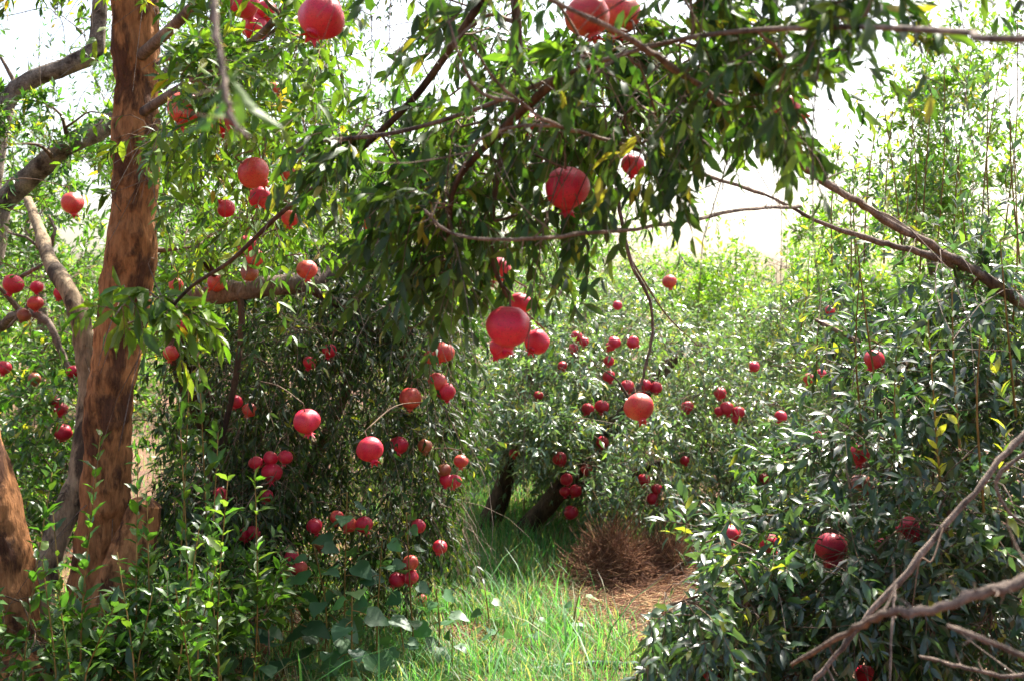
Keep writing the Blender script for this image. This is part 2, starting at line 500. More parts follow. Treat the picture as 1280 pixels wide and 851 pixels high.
FR += [(1012, 473, 8, 'D2', 'o', .9, 'orange red pomegranate of the pair in the sunny leaves behind the upright brown shoot'),
       (1026, 467, 6, 'D2', 'c', .9, 'small red pomegranate beside the orange red one in the sunny leaves'),
       (976, 520, 8, 'D2', 'c', .9, 'red pomegranate hanging singly above the dark gap beside the right tree'),
       (1020, 543, 7, 'D2', 'd', .8, 'dull red pomegranate low in the leaves beside the broken one'),
       (1038, 388, 6, 'D2', 'c', .9, 'small red pomegranate highest in the sunny leaves'),
       (837, 352, 9, 'D3', 'o', .95, 'small orange pomegranate high against the sunny pale leaves')]
RANGE['E2'] = (3.3, 3.6)
RANGE['D2'] = (5.0, 6.4)
RANGE['D3'] = (6.4, 7.0)
fr = []
for (px, py, r, tr, tone, vis, lab) in FR:
    lo, hi = RANGE[tr]
    d = min(hi, max(lo, F_PX * 0.043 / r))
    if tr == 'L':
        d = F_PX * (CAM_H - 0.04) / (py - HORIZON)
    R = min(0.056, max(0.027, r * d / F_PX))
    d = min(d, R * F_PX / r) if r * d / F_PX > R else d
    fr.append((px, py, max(r, R * F_PX / d), tr, tone, vis, lab, d, R))
FRA = np.array([(f[0], f[1], f[2], f[7], f[5]) for f in fr])

# places where the crowns are open: (cx, cy, rx, ry, nearest depth, farthest depth, share of leaves that are absent)
OPEN = [
 (40, 60, 55, 75, 0, 60, .75), (85, 120, 40, 45, 0, 60, .8), (30, 30, 45, 40, 0, 60, .9), (100, 25, 25, 30, 0, 60, .85), (15, 100, 18, 45, 0, 60, .8),
 (445, 90, 42, 52, 0, 60, .96), (495, 60, 40, 45, 0, 60, .88), (480, 20, 60, 28, 0, 60, .75), (600, 30, 30, 25, 2.8, 60, .7),
 (930, 225, 85, 62, 0, 60, .96), (1040, 125, 60, 55, 0, 60, .8), (1180, 45, 130, 45, 2.5, 60, .45), (860, 230, 70, 45, 2.9, 60, .8), (1100, 70, 60, 40, 0, 60, .7),
 (965, 315, 22, 50, 3, 60, .9), (885, 300, 18, 30, 3, 60, .8), (820, 290, 60, 30, 2.9, 60, .6), (1200, 170, 22, 30, 0, 60, .7), (1000, 60, 40, 40, 3.0, 60, .8), (1250, 110, 20, 40, 0, 60, .6),
 (622, 640, 60, 62, 3.0, 7.2, .97), (676, 642, 50, 62, 3.0, 7.05, .97), (790, 715, 95, 65, 2.0, 5.9, .98), (740, 790, 70, 60, 2, 5.9, .97), (790, 720, 80, 45, 5.9, 9, .9), (650, 780, 130, 80, 2, 9, .97), (420, 820, 180, 40, 2, 9, .9),
 (168, 90, 36, 110, 0, 4.1, .97), (168, 280, 34, 100, 0, 4.1, .97), (138, 500, 38, 110, 2.0, 4.1, .95), (125, 620, 40, 80, 0, 4.1, .9),
 (300, 365, 80, 16, 2.5, 4.55, .93), (95, 410, 16, 70, 3, 4.6, .85), (18, 680, 26, 140, 0, 4.1, .9),
 (80, 180, 70, 22, 3, 5.6, .6), (60, 90, 60, 16, 3, 5.8, .6),
]


def cull_open(pos, local=False):
    x, y, d = proj(pos)
    keep = np.ones(len(pos), bool)
    rnd = rng.random(len(pos))
    for (cx, cy_, rx, ry, d0, d1, pr) in OPEN:
        if local and d1 > 50:
            continue
        q = ((x - cx) / rx) ** 2 + ((y - cy_) / ry) ** 2
        keep &= ~((q < 1) & (d > d0) & (d < d1) & (rnd < pr * np.clip(2.2 * (1 - q), 0, 1)))
    return keep


def cull(pos, tip=None):
    """Which leaves stay, given the openings in the crowns and the fruit that hang free."""
    keep = cull_open(pos, True)
    x, y, d = proj(pos)
    P3 = [(x, y)]
    if tip is not None:
        P3 += [proj(pos * .5 + tip * .5)[:2], proj(tip)[:2]]
    rnd = rng.random(len(pos))
    for (fx, fy, r, fd, vis) in FRA:
        rr = r * 1.0 + 3 if vis >= .95 else r * .9
        hit = np.zeros(len(pos), bool)
        for (a, b) in P3:
            hit |= (a - fx) ** 2 + (b - fy) ** 2 < rr * rr
        keep &= ~(hit & (d < fd + .05) & (d > .3) & (rnd < (vis if vis >= .95 else vis - .28)))
    return keep


def cull_fruit(pos):
    x, y, d = proj(pos)
    keep = np.ones(len(pos), bool)
    for (fx, fy, r, fd, vis) in FRA:
        keep &= ~(((x - fx) ** 2 + (y - fy) ** 2 < (r + 6) ** 2) & (d < fd))
    return keep


# ------------------------------------------------------------------ leaves
def leaf_template(kind):
    """Unit leaf: base at the origin, length 1 along +Y, half width 0.5 along X, upper side +Z."""
    if kind == 2:       # folded rhombus
        V = np.array([[0, 0, 0], [-.5, .45, .06], [.5, .45, .06], [0, 1, -.06]])
        Fc = np.array([[0, 3, 1], [0, 2, 3]])
    elif kind == 4:     # folded and curved
        V = np.array([[0, 0, 0], [-.5, .42, .07], [0, .46, .02], [.5, .42, .07], [0, 1, -.12]])
        Fc = np.array([[0, 2, 1], [0, 3, 2], [1, 2, 4], [2, 3, 4]])
    elif kind == 8:
        V = np.array([[0, 0, 0], [-.40, .24, .05], [0, .25, .015], [.40, .24, .05], [-.46, .60, .03], [0, .62, -.01], [.46, .60, .03], [0, 1, -.16]])
        Fc = np.array([[0, 2, 1], [0, 3, 2], [1, 2, 5], [1, 5, 4], [2, 3, 6], [2, 6, 5], [4, 5, 7], [5, 6, 7]])
    else:               # near leaf: five stations, petiole, wavy margin
        st = [(.06, .06), (.20, .34), (.40, .50), (.62, .46), (.82, .26)]
        V = [[0, 0, 0]]
        for k, (t, w) in enumerate(st):
            z = 0.06 * t - 0.22 * t * t
            wv = 0.03 * (-1) ** k
            V += [[-w, t - .01, z + w * .16 + wv], [0, t, z], [w, t - .01, z + w * .16 - wv]]
        V.append([0.02, 1, -.19])
        Fc = [[0, 2, 1], [0, 3, 2]]
        for k in range(4):
            a = 1 + 3 * k
            Fc += [[a, a + 1, a + 4], [a, a + 4, a + 3], [a + 1, a + 2, a + 5], [a + 1, a + 5, a + 4]]
        a = 13
        Fc += [[a, a + 1, 16], [a + 1, a + 2, 16]]
        V, Fc = np.array(V, float), np.array(Fc)
    return V, Fc


TPL = {k: leaf_template(k) for k in (2, 4, 8, 20)}


class Leaves:
    """Accumulates leaves: position, direction, normal, length, width, palette index."""
    def __init__(self):
        self.a = []

    def add(self, pos, d, n, ln, wd, ti):
        self.a.append((pos, d, n, ln, wd, ti))

    def arrays(self):
        return [np.concatenate([q[i] for q in self.a]) for i in range(6)]


def leaf_mesh(name, arr, kind, pal, mat, origin, jitter=.18):
    pos, d, n, ln, wd, ti = arr
    V0, F0 = TPL[kind]
    x = np.cross(d, n)
    V = (pos[:, None, :] - origin + x[:, None, :] * (V0[None, :, 0:1] * wd[:, None, None])
         + d[:, None, :] * (V0[None, :, 1:2] * ln[:, None, None]) + n[:, None, :] * (V0[None, :, 2:3] * ln[:, None, None]))
    N, K = len(pos), len(V0)
    Fc = (F0[None] + (np.arange(N) * K)[:, None, None]).reshape(-1, 3)
    c = pal[ti] * (1 + jitter * rng.normal(size=(N, 1))).clip(.5, 1.6)
    c4 = np.concatenate([c, np.ones((N, 1))], 1)
    return mesh_np(name, V.reshape(-1, 3), [Fc], mat, {'tint': np.repeat(c4, K, axis=0)})


PIECE = {}


def piece_mesh(pal_key, idx, pal, mat):
    k = (pal_key, int(idx), mat.name)
    if k not in PIECE:
        V0, F0 = TPL[20]
        c4 = np.tile(np.append(pal[idx], 1.0), (len(V0), 1))
        PIECE[k] = mesh_np('leaf', V0, [F0], mat, {'tint': c4})
    return PIECE[k]


def leaf_pieces(arr, pal_key, pal, mat, parent, origin):
    pos, d, n, ln, wd, ti = arr
    x = np.cross(d, n)
    for i in range(len(pos)):
        o = bpy.data.objects.new('leaf', piece_mesh(pal_key, ti[i], pal, mat))
        col.objects.link(o)
        o.parent = parent
        m = Matrix.Identity(4)
        for r_ in range(3):
            m[r_][0] = x[i, r_] * wd[i]
            m[r_][1] = d[i, r_] * ln[i]
            m[r_][2] = n[i, r_] * ln[i]
            m[r_][3] = pos[i, r_] - origin[r_]
        o.matrix_local = m


def palette(cols, weights, n=14, jit=.12):
    cols = np.array(cols, float)
    w = np.array(weights, float)
    # the first colours come up in proportion to their weights
    idx = np.repeat(np.arange(len(cols)), np.maximum(1, np.round(w / w.sum() * n).astype(int)))
    return cols[idx] * (1 + jit * rng.normal(size=(len(idx), 3)) * [1, .6, 1]).clip(.5, 1.5)


def twigs(start, dirs, L, droop, pairs, leaf_len, ratio, t0, hang, pal_n, spread=0.9, up=1.0, skip=.12):
    """Leafy twigs: curved axes from start, leaves in opposite pairs. Returns axis points, leaf arrays."""
    N = len(start)
    dirs = norm(dirs)
    t = np.linspace(0, 1, 5)
    wob = R3(N) * (L * .10)[:, None]
    dr = droop * (0.6 + .8 * rng.random(N))

    def at(tt):
        tt = tt[..., None]
        return start[:, None, :] + dirs[:, None, :] * (L[:, None, None] * tt) - np.array([0, 0, 1.]) * (dr * L)[:, None, None] * tt ** 2 + wob[:, None, :] * np.sin(tt * 3.1)

    axis = at(np.tile(t, (N, 1)))
    tt = np.clip(t0 + (1 - t0) * (np.arange(pairs)[None] + .3 * rng.normal(size=(N, pairs))) / max(pairs - 1, 1), 0, 1)
    pos = at(tt)
    eps = at(np.clip(tt + .03, 0, 1.05))
    T = norm(eps - pos + dirs[:, None] * 1e-4)
    ref = norm(R3(N))[:, None, :]
    u = norm(np.cross(T, ref))
    v = np.cross(T, u)
    out = []
    for s in (0, 1):
        a = (np.arange(pairs) * math.pi / 2)[None] + s * math.pi + .35 * rng.normal(size=(N, pairs))
        side = np.cos(a)[..., None] * u + np.sin(a)[..., None] * v
        d = norm(T * (.75 + .4 * rng.random((N, pairs, 1))) + side * spread + np.array([0, 0, -hang]) + .22 * rng.normal(size=(N, pairs, 3)))
        nn = np.array([0, 0, up]) + T * .35 + .55 * rng.normal(size=(N, pairs, 3))
        nn = norm(nn - d * np.sum(nn * d, -1, keepdims=True))
        ln = leaf_len * (0.72 + .5 * rng.random((N, pairs))) * (1 - .25 * (tt > .93))
        wd = ln * ratio * (.8 + .4 * rng.random((N, pairs)))
        ti = rng.integers(0, pal_n, (N, 1)) * (rng.random((N, pairs)) < .55) + 0
        ti = np.where(rng.random((N, pairs)) < .45, rng.integers(0, pal_n, (N, pairs)), np.tile(rng.integers(0, pal_n, (N, 1)), (1, pairs)))
        ok = rng.random((N, pairs)) > skip
        out.append([q[ok] for q in (pos, d, nn, ln, wd, ti)])
    return axis, [np.concatenate([out[0][k], out[1][k]]) for k in range(6)]


def twig_mesh(name, axis, r0, mat, origin):
    """Three-sided tapering tubes along axis (N, S, 3)."""
    N, S, _ = axis.shape
    T = norm(axis[:, -1] - axis[:, 0])
    u = norm(np.cross(T, np.array([.31, .2, .93])))
    v = np.cross(T, u)
    a = np.arange(3) * 2 * math.pi / 3
    rad = np.linspace(r0, r0 * .35, S)
    V = axis[:, :, None, :] - origin + rad[None, :, None, None] * (np.cos(a)[None, None, :, None] * u[:, None, None, :] + np.sin(a)[None, None, :, None] * v[:, None, None, :])
    i, j = np.meshgrid(np.arange(S - 1), np.arange(3), indexing='ij')
    Fq = np.stack([i * 3 + j, i * 3 + (j + 1) % 3, (i + 1) * 3 + (j + 1) % 3, (i + 1) * 3 + j], -1).reshape(-1, 4)
    Fq = (Fq[None] + (np.arange(N) * S * 3)[:, None, None]).reshape(-1, 4)
    return mesh_np(name, V.reshape(-1, 3), [Fq], mat)


# ------------------------------------------------------------------ the ground
def build_ground():
    xs = np.unique(np.concatenate([np.linspace(-120, -8, 24), np.linspace(-8, 8, 110), np.linspace(8, 120, 24)]))
    ys = np.unique(np.concatenate([np.linspace(-40, 0, 12), np.linspace(0, 14, 110), np.linspace(14, 200, 40)]))
    X, Y = np.meshgrid(xs, ys, indexing='ij')
    Z = np.array([[ground_z(x, y) for y in ys] for x in xs])
    V = np.stack([X, Y, Z], -1).reshape(-1, 3)
    i, j = np.meshgrid(np.arange(len(xs) - 1), np.arange(len(ys) - 1), indexing='ij')
    n = len(ys)
    Fq = np.stack([i * n + j, (i + 1) * n + j, (i + 1) * n + j + 1, i * n + j + 1], -1).reshape(-1, 4)
    m, nt, b = new_mat('orchard_soil')
    tc = nd(nt, 'ShaderNodeTexCoord')
    n1 = nd(nt, 'ShaderNodeTexNoise', Scale=1.2, Detail=6.0, Roughness=.6)
    n2 = nd(nt, 'ShaderNodeTexNoise', Scale=34.0, Detail=6.0, Roughness=.7)
    for q in (n1, n2):
        nt.links.new(tc.outputs['Object'], q.inputs['Vector'])
    r1 = ramp(nt, [(.35, (0.10, 0.045, 0.025)), (.5, (0.19, 0.09, 0.05)), (.65, (0.14, 0.085, 0.035))])
    r2 = ramp(nt, [(.3, (.4, .38, .36)), (.7, (1.3, 1.25, 1.2))])
    nt.links.new(n1.outputs['Fac'], r1.inputs[0])
    nt.links.new(n2.outputs['Fac'], r2.inputs[0])
    mul = nd(nt, 'ShaderNodeMix', data_type='RGBA', blend_type='MULTIPLY')
    mul.inputs[0].default_value = .8
    nt.links.new(r1.outputs[0], mul.inputs[6])
    nt.links.new(r2.outputs[0], mul.inputs[7])
    nt.links.new(mul.outputs[2], b.inputs['Base Color'])
    b.inputs['Roughness'].default_value = .95
    bp = nd(nt, 'ShaderNodeBump', Strength=.8, Distance=.03)
    nt.links.new(n2.outputs['Fac'], bp.inputs['Height'])
    nt.links.new(bp.outputs[0], b.inputs['Normal'])
    link('ground', mesh_np('ground', V, [Fq], m), kind='structure', label='reddish brown orchard soil between the trees', category='ground')


build_ground()


# ------------------------------------------------------------------ trees
class Tree:
    def __init__(self, label, base, pal_key, pal, leaf_mat, group='pomegranate trees of the orchard'):
        self.base = np.array([base[0], base[1], ground_z(base[0], base[1])])
        self.root = thing('pomegranate_tree', label, 'tree', self.base, group)
        self.nodes, self.nr = [], []
        self.pk, self.pal, self.lm = pal_key, palette(*pal), leaf_mat
        self.leaves, self.axes, self.side = Leaves(), [], []

    def limb(self, name, pts, r0, r1, mat, sides=10, k=6, label=None, knots=0.0, nodes=True, peel=False, rings=None):
        """A limb through world points; its skeleton points can carry branches."""
        pts = np.asarray(pts, float)
        rr = np.linspace(r0, r1, len(pts))[:, None] if np.isscalar(r1) else None
        pr = smooth_path(np.hstack([pts, rr]), k)
        c, r = pr[:, :3].copy(), pr[:, 3].copy()
        if mat is TWIG_GREY and len(c) > 8:
            ln_ = np.linalg.norm(np.diff(c, axis=0), axis=1).sum()
            c[1:-1] += rng.normal(size=(len(c) - 2, 3)) * r[1:-1, None] * .28
            r[1:-1] *= 1 + .22 * (rng.random(len(r) - 2) < .3) + .07 * rng.normal(size=len(r) - 2)
            ns = int(ln_ / .075)
            if ns:
                ii = rng.integers(1, len(c) - 1, ns)
                T_ = norm(c[ii + 1] - c[ii - 1])
                dv = norm(T_ * .5 + norm(np.cross(T_, R3(ns))))
                L_ = np.where(rng.random(ns) < .3, .06 + .16 * rng.random(ns), .012 + .03 * rng.random(ns))
                self.side.append(twigs(c[ii], dv, L_, .1, 1, .01, .3, .5, 0, 2)[0])
        if nodes:
            self.nodes += list(c)
            self.nr += list(r)
        V, Fq, Ft = tube(c - self.base, r, sides)
        attr = None
        if knots or peel:
            nv = len(V) - 1
            ci = np.repeat(c - self.base, sides, axis=0)
            rad = norm(V[:nv] - ci)
            off = np.zeros(nv)
            tint = np.zeros(len(V))
            for q in range(nv):
                w = Vector(V[q] + self.base)
                rw = r[q // sides]
                off[q] = rw * (.20 * noise.noise(w * 3.1) + .14 * noise.noise(w * 8.0) + .09 * noise.noise(w * 21) + .035 * noise.noise(Vector((w.x * 40, w.y * 40, w.z * 9))))
                if peel:
                    s = noise.noise(Vector((w.x * 11, w.y * 11, w.z * 5.0))) + .55 * noise.noise(Vector((w.x * 30, w.y * 30, w.z * 16))) + .3 * noise.noise(Vector((w.x * 70, w.y * 70, w.z * 40)))
                    b_ = 1 / (1 + math.exp(-(s - .16) * 8))        # 1 = old bark still on
                    off[q] += .0045 * b_
                    tint[q] = .46 - .30 * b_
            V[:nv] += rad * off[:, None]
            if peel:
                attr = {'tint': np.stack([tint] * 3 + [np.ones(len(V))], 1)}
        o = link(name, mesh_np(name, V, [Fq, Ft], mat, attr), self.root)
        if label:
            o['label'] = label
        return c

    def branch_to(self, c, mat, r_end=.0025, name='branch', bow=.12, rmax=.016):
        nodes = np.array(self.nodes)
        v = nodes - c
        cost = np.linalg.norm(v, axis=1) + .5 * np.maximum(0, v[:, 2])
        i = int(np.argmin(cost))
        p0, r0 = nodes[i], min(self.nr[i] * .7, rmax)
        ln = np.linalg.norm(c - p0)
        if ln < 0.02:
            return
        mid = (p0 + c) / 2 + np.array([0, 0, bow * ln]) + rng.normal(size=3) * .07 * ln
        q = smooth_path([p0, p0 * .6 + mid * .4 + rng.normal(size=3) * .03 * ln, mid, c], 3)
        r = np.linspace(max(r0, r_end), r_end, len(q))
        V, Fq, Ft = tube(q - self.base, r, 5)
        link(name, mesh_np(name, V, [Fq, Ft], mat), self.root)
        self.nodes += list(q[2:])
        self.nr += list(r[2:])

    def crown(self, spots, mat=None, per=9, twig_len=(.22, .42), droop=.5, pairs=9, leaf_len=.05, ratio=.30, t0=.25, hang=.1, up=1.0,
              sort=True, skip=.12, outward=.8, spread=.9, updir=.15, branch=True):
        """spots: (n,4) clump centres and radii. Each gets a branch, leafy twigs spring from its end."""
        mat = mat or TWIG
        spots = np.asarray(spots, float)
        if sort:
            nodes = np.array(self.nodes)
            dist = [np.min(np.linalg.norm(nodes - s[:3], axis=1)) for s in spots]
            spots = spots[np.argsort(dist)]
        mean = spots[:, :3].mean(0)
        spots = spots[cull_open(spots[:, :3]) | cull_open(spots[:, :3])]
        S, D, L = [], [], []
        for s in spots:
            if branch:
                self.branch_to(s[:3], mat)
            n = max(3, int(per * (.7 + .6 * rng.random())))
            out = norm((s[:3] - mean)[None])
            d = norm(R3(n) + outward * out + np.array([0, 0, updir]))
            S.append(np.tile(s[:3], (n, 1)) + R3(n) * s[3] * .12)
            D.append(d)
            L.append(s[3] * (twig_len[0] + (twig_len[1] - twig_len[0]) * rng.random(n)) / .32)
        S, D, L = np.concatenate(S), np.concatenate(D), np.concatenate(L)
        k = cull_open(S + norm(D) * L[:, None] * .75 - np.array([0, 0, .5]) * (droop * L)[:, None])
        ax, lv = twigs(S[k], D[k], L[k], droop, pairs, leaf_len, ratio, t0, hang, len(self.pal), spread, up, skip)
        self.axes.append(ax)
        self.leaves.add(*lv)

    def upshoots(self, sp, n, L, leaf_len, ratio=.34, pairs=16):
        i = rng.integers(0, len(sp), n)
        st = sp[i, :3] + R3(n) * .08
        dv = norm(R3(n) * .14 + [0, 0, 1])
        Ls = L * (.5 + rng.random(n))
        k = cull_open(st + dv * Ls[:, None] * .6)
        ax, lv = twigs(st[k], dv[k], Ls[k], .0, pairs, leaf_len, ratio, .1, -.2, len(self.pal), .9, .6, .12)
        self.axes.append(ax)
        self.leaves.add(*lv)

    def finish(self, kind=4, pieces=300, twig_r=.0016, keep=True, twig_mat=None, bare=0, bare_len=.4, bare_r=.002, bare_up=-.2, bare_mat=None):
        arr = self.leaves.arrays()
        if keep:
            k = cull(arr[0], arr[0] + arr[1] * arr[3][:, None])
            arr = [q[k] for q in arr]
        x, y, d = proj(arr[0])
        vis = (x > 0) & (x < 1280) & (y > 0) & (y < 851) & (d > .4)
        score = np.where(vis, arr[3] / np.maximum(d, .3), 0)
        top = np.argsort(-score)[:pieces]
        top = top[score[top] * F_PX > 9]
        m = np.ones(len(x), bool)
        m[top] = False
        if len(top):
            leaf_pieces([q[top] for q in arr], self.pk, self.pal, self.lm, self.root, self.base)
        rest = [q[m] for q in arr]
        link('crown', leaf_mesh('crown', rest, kind, self.pal, self.lm, self.base), self.root, kind='stuff')
        ax = np.concatenate(self.axes)
        kk = cull(ax[:, 3]) if keep else np.ones(len(ax), bool)
        link('twigs', twig_mesh('twigs', ax[kk], twig_r, twig_mat or TWIG, self.base), self.root, kind='stuff')
        if self.side:
            link('side_twigs', twig_mesh('side_twigs', np.concatenate(self.side), .0018, TWIG_GREY, self.base), self.root, kind='stuff')
        if bare:
            nodes = np.array(self.nodes)
            i = rng.integers(0, len(nodes), bare)
            dv = norm(R3(bare) + [0, -.25, bare_up])
            ax, _ = twigs(nodes[i], dv, bare_len * (.4 + .9 * rng.random(bare)), .5 if bare_up < .3 else .05, 1, .01, .3, .5, 0, 2)
            k2 = cull_fruit(ax[:, 2]) & cull_fruit(ax[:, 3]) & cull_fruit(ax[:, 4])
            link('bare_twigs', twig_mesh('bare_twigs', ax[k2], bare_r, bare_mat or TWIG_GREY, self.base), self.root, kind='stuff')
        return len(arr[0])


def spots(ells):
    """Clump centres inside pixel ellipses: (cx, cy, rx, ry, d0, d1, count, radius in metres)."""
    out = []
    for (cx, cy_, rx, ry, d0, d1, n, r) in ells:
        for _ in range(n):
            a, q = rng.random() * 2 * math.pi, math.sqrt(rng.random())
            p = P(cx + rx * q * math.cos(a), cy_ + ry * q * math.sin(a), d0 + (d1 - d0) * rng.random())
            if p[2] < .12:
                p[2] = .12 + .2 * rng.random()
            out.append([*p, r * (.75 + .5 * rng.random())])
    return np.array(out)


def pts(*q):
    return np.array([P(*k) for k in q])


GREENS = ([(.055, .125, .022), (.035, .085, .018), (.095, .19, .03), (.16, .27, .04), (.36, .30, .04)], [5, 4, 3, 1.5, .35], 36)
SHADED = ([(.018, .038, .010), (.030, .060, .014), (.055, .095, .028), (.26, .22, .04)], [6, 5, 2.5, .3], 36)  # deep leaf greens with the canopy's shade mixed into the colour
BLUISH = ([(.040, .078, .040), (.055, .10, .052), (.030, .062, .024), (.09, .16, .035), (.30, .30, .05)], [5, 4, 3, 1.5, .25], 36)
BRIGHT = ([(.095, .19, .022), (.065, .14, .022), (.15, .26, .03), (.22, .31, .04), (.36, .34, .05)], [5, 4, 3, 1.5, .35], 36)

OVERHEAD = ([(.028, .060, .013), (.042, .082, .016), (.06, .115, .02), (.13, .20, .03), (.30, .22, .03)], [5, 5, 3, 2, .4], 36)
SUNNY = ([(.075, .145, .018), (.05, .10, .016), (.12, .20, .022), (.19, .27, .03), (.40, .30, .03)], [5, 4, 3, 1.5, .5], 36)  # yellowed to carry golden backlight in the leaf colour itself
PALE_SHEEN = ([(.090, .145, .085), (.115, .175, .105), (.065, .115, .055), (.16, .24, .06), (.30, .30, .05)], [5, 4, 3, 2, .25], 36)  # lightened and greyed: the sky's sheen on the leaves is painted in

trees = {}

# --- A: the old tree with the peeling trunk
A = Tree('old pomegranate tree with thick peeling orange brown trunk and leaning stems', P(95, 870, 4.25)[:2], 'A', SUNNY, LEAF_DULL)
trees['A'] = A
A.limb('trunk', pts((92, 905, 4.25), (108, 800, 4.25), (120, 700, 4.22), (130, 600, 4.2), (138, 500, 4.2), (154, 400, 4.2), (166, 300, 4.2), (171, 200, 4.2),
                    (171, 100, 4.2), (168, 0, 4.2), (163, -150, 4.25), (170, -300, 4.3)), .084, .072, BARK_OLD, sides=72, k=22, knots=1, peel=True)
A.limb('stem', pts((60, 910, 4.15), (18, 800, 4.1), (4, 700, 4.1), (-22, 580, 4.1), (-60, 430, 4.15), (-110, 200, 4.2), (-150, 0, 4.3), (-170, -200, 4.4)), .115, .04, BARK_OLD, sides=48, k=24, knots=1, peel=True)
A.limb('stem', pts((70, 900, 4.45), (48, 760, 4.5), (75, 660, 4.6), (102, 585, 4.65), (110, 500, 4.7), (106, 430, 4.7), (95, 385, 4.7), (78, 352, 4.75), (62, 325, 4.9), (50, 290, 5.1), (35, 250, 5.3)),
       .058, .018, BARK_PALE, sides=32, k=18, knots=1, peel=True, label='pale curved stem rising behind the main trunk')
A.limb('stump', pts((120, 830, 4.12), (150, 730, 4.1), (168, 680, 4.1), (178, 645, 4.1), (184, 628, 4.1)), .085, .05, BARK_OLD, sides=40, k=14, knots=1, peel=True, nodes=False)
A.limb('root', pts((40, 860, 4.1), (20, 850, 3.95), (-10, 880, 3.8), (-40, 920, 3.75)), .09, .05, BARK_OLD, sides=32, k=10, knots=1, peel=True, nodes=False)
A.limb('root', pts((100, 845, 4.15), (140, 870, 4.05), (190, 900, 4.0), (230, 915, 3.95)), .09, .04, BARK_OLD, sides=32, k=10, knots=1, peel=True, nodes=False)
A.limb('bough', pts((165, 80, 4.2), (230, 20, 3.9), (300, -60, 3.5), (360, -120, 3.1)), .022, .010, BARK_GREY)
A.limb('bough', pts((205, 395, 2.9), (240, 358, 2.85), (290, 325, 2.8), (350, 268, 2.75), (410, 222, 2.7), (470, 170, 2.65), (520, 120, 2.6), (570, 50, 2.55), (620, -30, 2.5), (660, -120, 2.5)), .0035, .010, BARK_DARK, sides=7)
A.limb('bough', pts((165, 150, 4.2), (210, 120, 4.0), (260, 90, 3.7), (330, 40, 3.3), (390, -40, 2.8)), .018, .008, BARK_GREY)
# bent twig dangling close to the lens
A.limb('twig', pts((262, -60, 1.15), (268, 20, 1.12), (274, 70, 1.10), (283, 115, 1.08), (288, 148, 1.07), (310, 172, 1.05)), .0034, .002, TWIG_GREY, sides=6, nodes=False)
A.crown(spots([(300, 60, 130, 90, 2.7, 4.4, 22, .20), (300, 190, 120, 80, 3.3, 4.6, 18, .22), (420, 60, 60, 70, 3.3, 4.5, 8, .2), (270, -110, 160, 60, 2.8, 4.6, 14, .25),
              (70, -80, 100, 40, 3.8, 4.6, 7, .22), (290, 300, 90, 40, 4.2, 5.0, 10, .2)]), per=9, droop=.35, pairs=8, leaf_len=.052, ratio=.30, hang=.1)
A.crown(spots([(185, 395, 40, 26, 2.8, 2.95, 7, .10), (215, 380, 25, 14, 2.85, 2.95, 3, .08)]), per=4, droop=.8, pairs=5, leaf_len=.066, ratio=.27, hang=.9, up=.5)
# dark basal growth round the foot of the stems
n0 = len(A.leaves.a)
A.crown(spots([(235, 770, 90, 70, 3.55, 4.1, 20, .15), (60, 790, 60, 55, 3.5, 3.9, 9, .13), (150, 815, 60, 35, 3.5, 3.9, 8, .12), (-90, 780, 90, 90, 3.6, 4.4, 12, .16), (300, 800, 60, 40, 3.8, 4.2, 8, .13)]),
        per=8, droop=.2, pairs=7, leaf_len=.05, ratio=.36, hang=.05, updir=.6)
A.leaves.a[n0][5][:] = 13 + rng.integers(0, 10, len(A.leaves.a[n0][5]))  # darker tints put the crown's shade into these low leaves
A.crown(spots([(-150, 100, 120, 200, 3.8, 5.0, 16, .24)]), per=9, droop=.35, pairs=8, leaf_len=.052, ratio=.30, hang=.1)
# a spray of leaves close to the lens and the yellow sprig behind it
for (x, y, d, ux, uz, L, n) in [(262, 20, 1.12, .1, -.9, .10, 3), (290, 150, 1.07, -.5, .2, .06, 2)]:
    ax, lv = twigs(np.array([P(x, y, d)]), np.array([[ux, .1, uz]]), np.array([L]), .2, n, .062, .27, .3, .3, len(A.pal), .9, .2, 0)
    A.axes.append(ax)
    A.leaves.add(*lv)
A.finish(8, 300, bare=150, bare_len=.35, bare_r=.0022)

# --- B: tree at the left edge with slanting grey boughs
B = Tree('pomegranate tree at the back with slanting lichen grey boughs and bright leafy shoots', P(-60, 760, 6.2)[:2], 'B', GREENS, LEAF_SOFT)
trees['B'] = B
B.limb('trunk', pts((-60, 735, 6.2), (-50, 600, 6.1), (-35, 450, 6.0), (-22, 340, 5.9), (-5, 262, 5.9)), .11, .075, BARK_GREY, sides=24, k=10, knots=1)
B.limb('bough', pts((-5, 262, 5.9), (30, 228, 5.9), (80, 186, 5.85), (140, 152, 5.95), (200, 105, 6.0), (260, 40, 6.1)), .060, .034, BARK_LICHEN, sides=28, k=22, knots=1)
B.limb('bough', pts((-22, 340, 5.9), (-10, 220, 6.0), (8, 130, 6.1), (45, 98, 6.1), (90, 80, 6.1), (118, 62, 6.1), (124, 20, 6.1), (130, -60, 6.1)), .055, .035, BARK_LICHEN, sides=28, k=16, knots=1)
B.limb('bough', pts((-35, 450, 6.0), (10, 400, 5.6), (40, 392, 5.3), (62, 405, 5.2), (76, 440, 5.2), (92, 470, 5.2)), .02, .012, TWIG_GREY, sides=8)
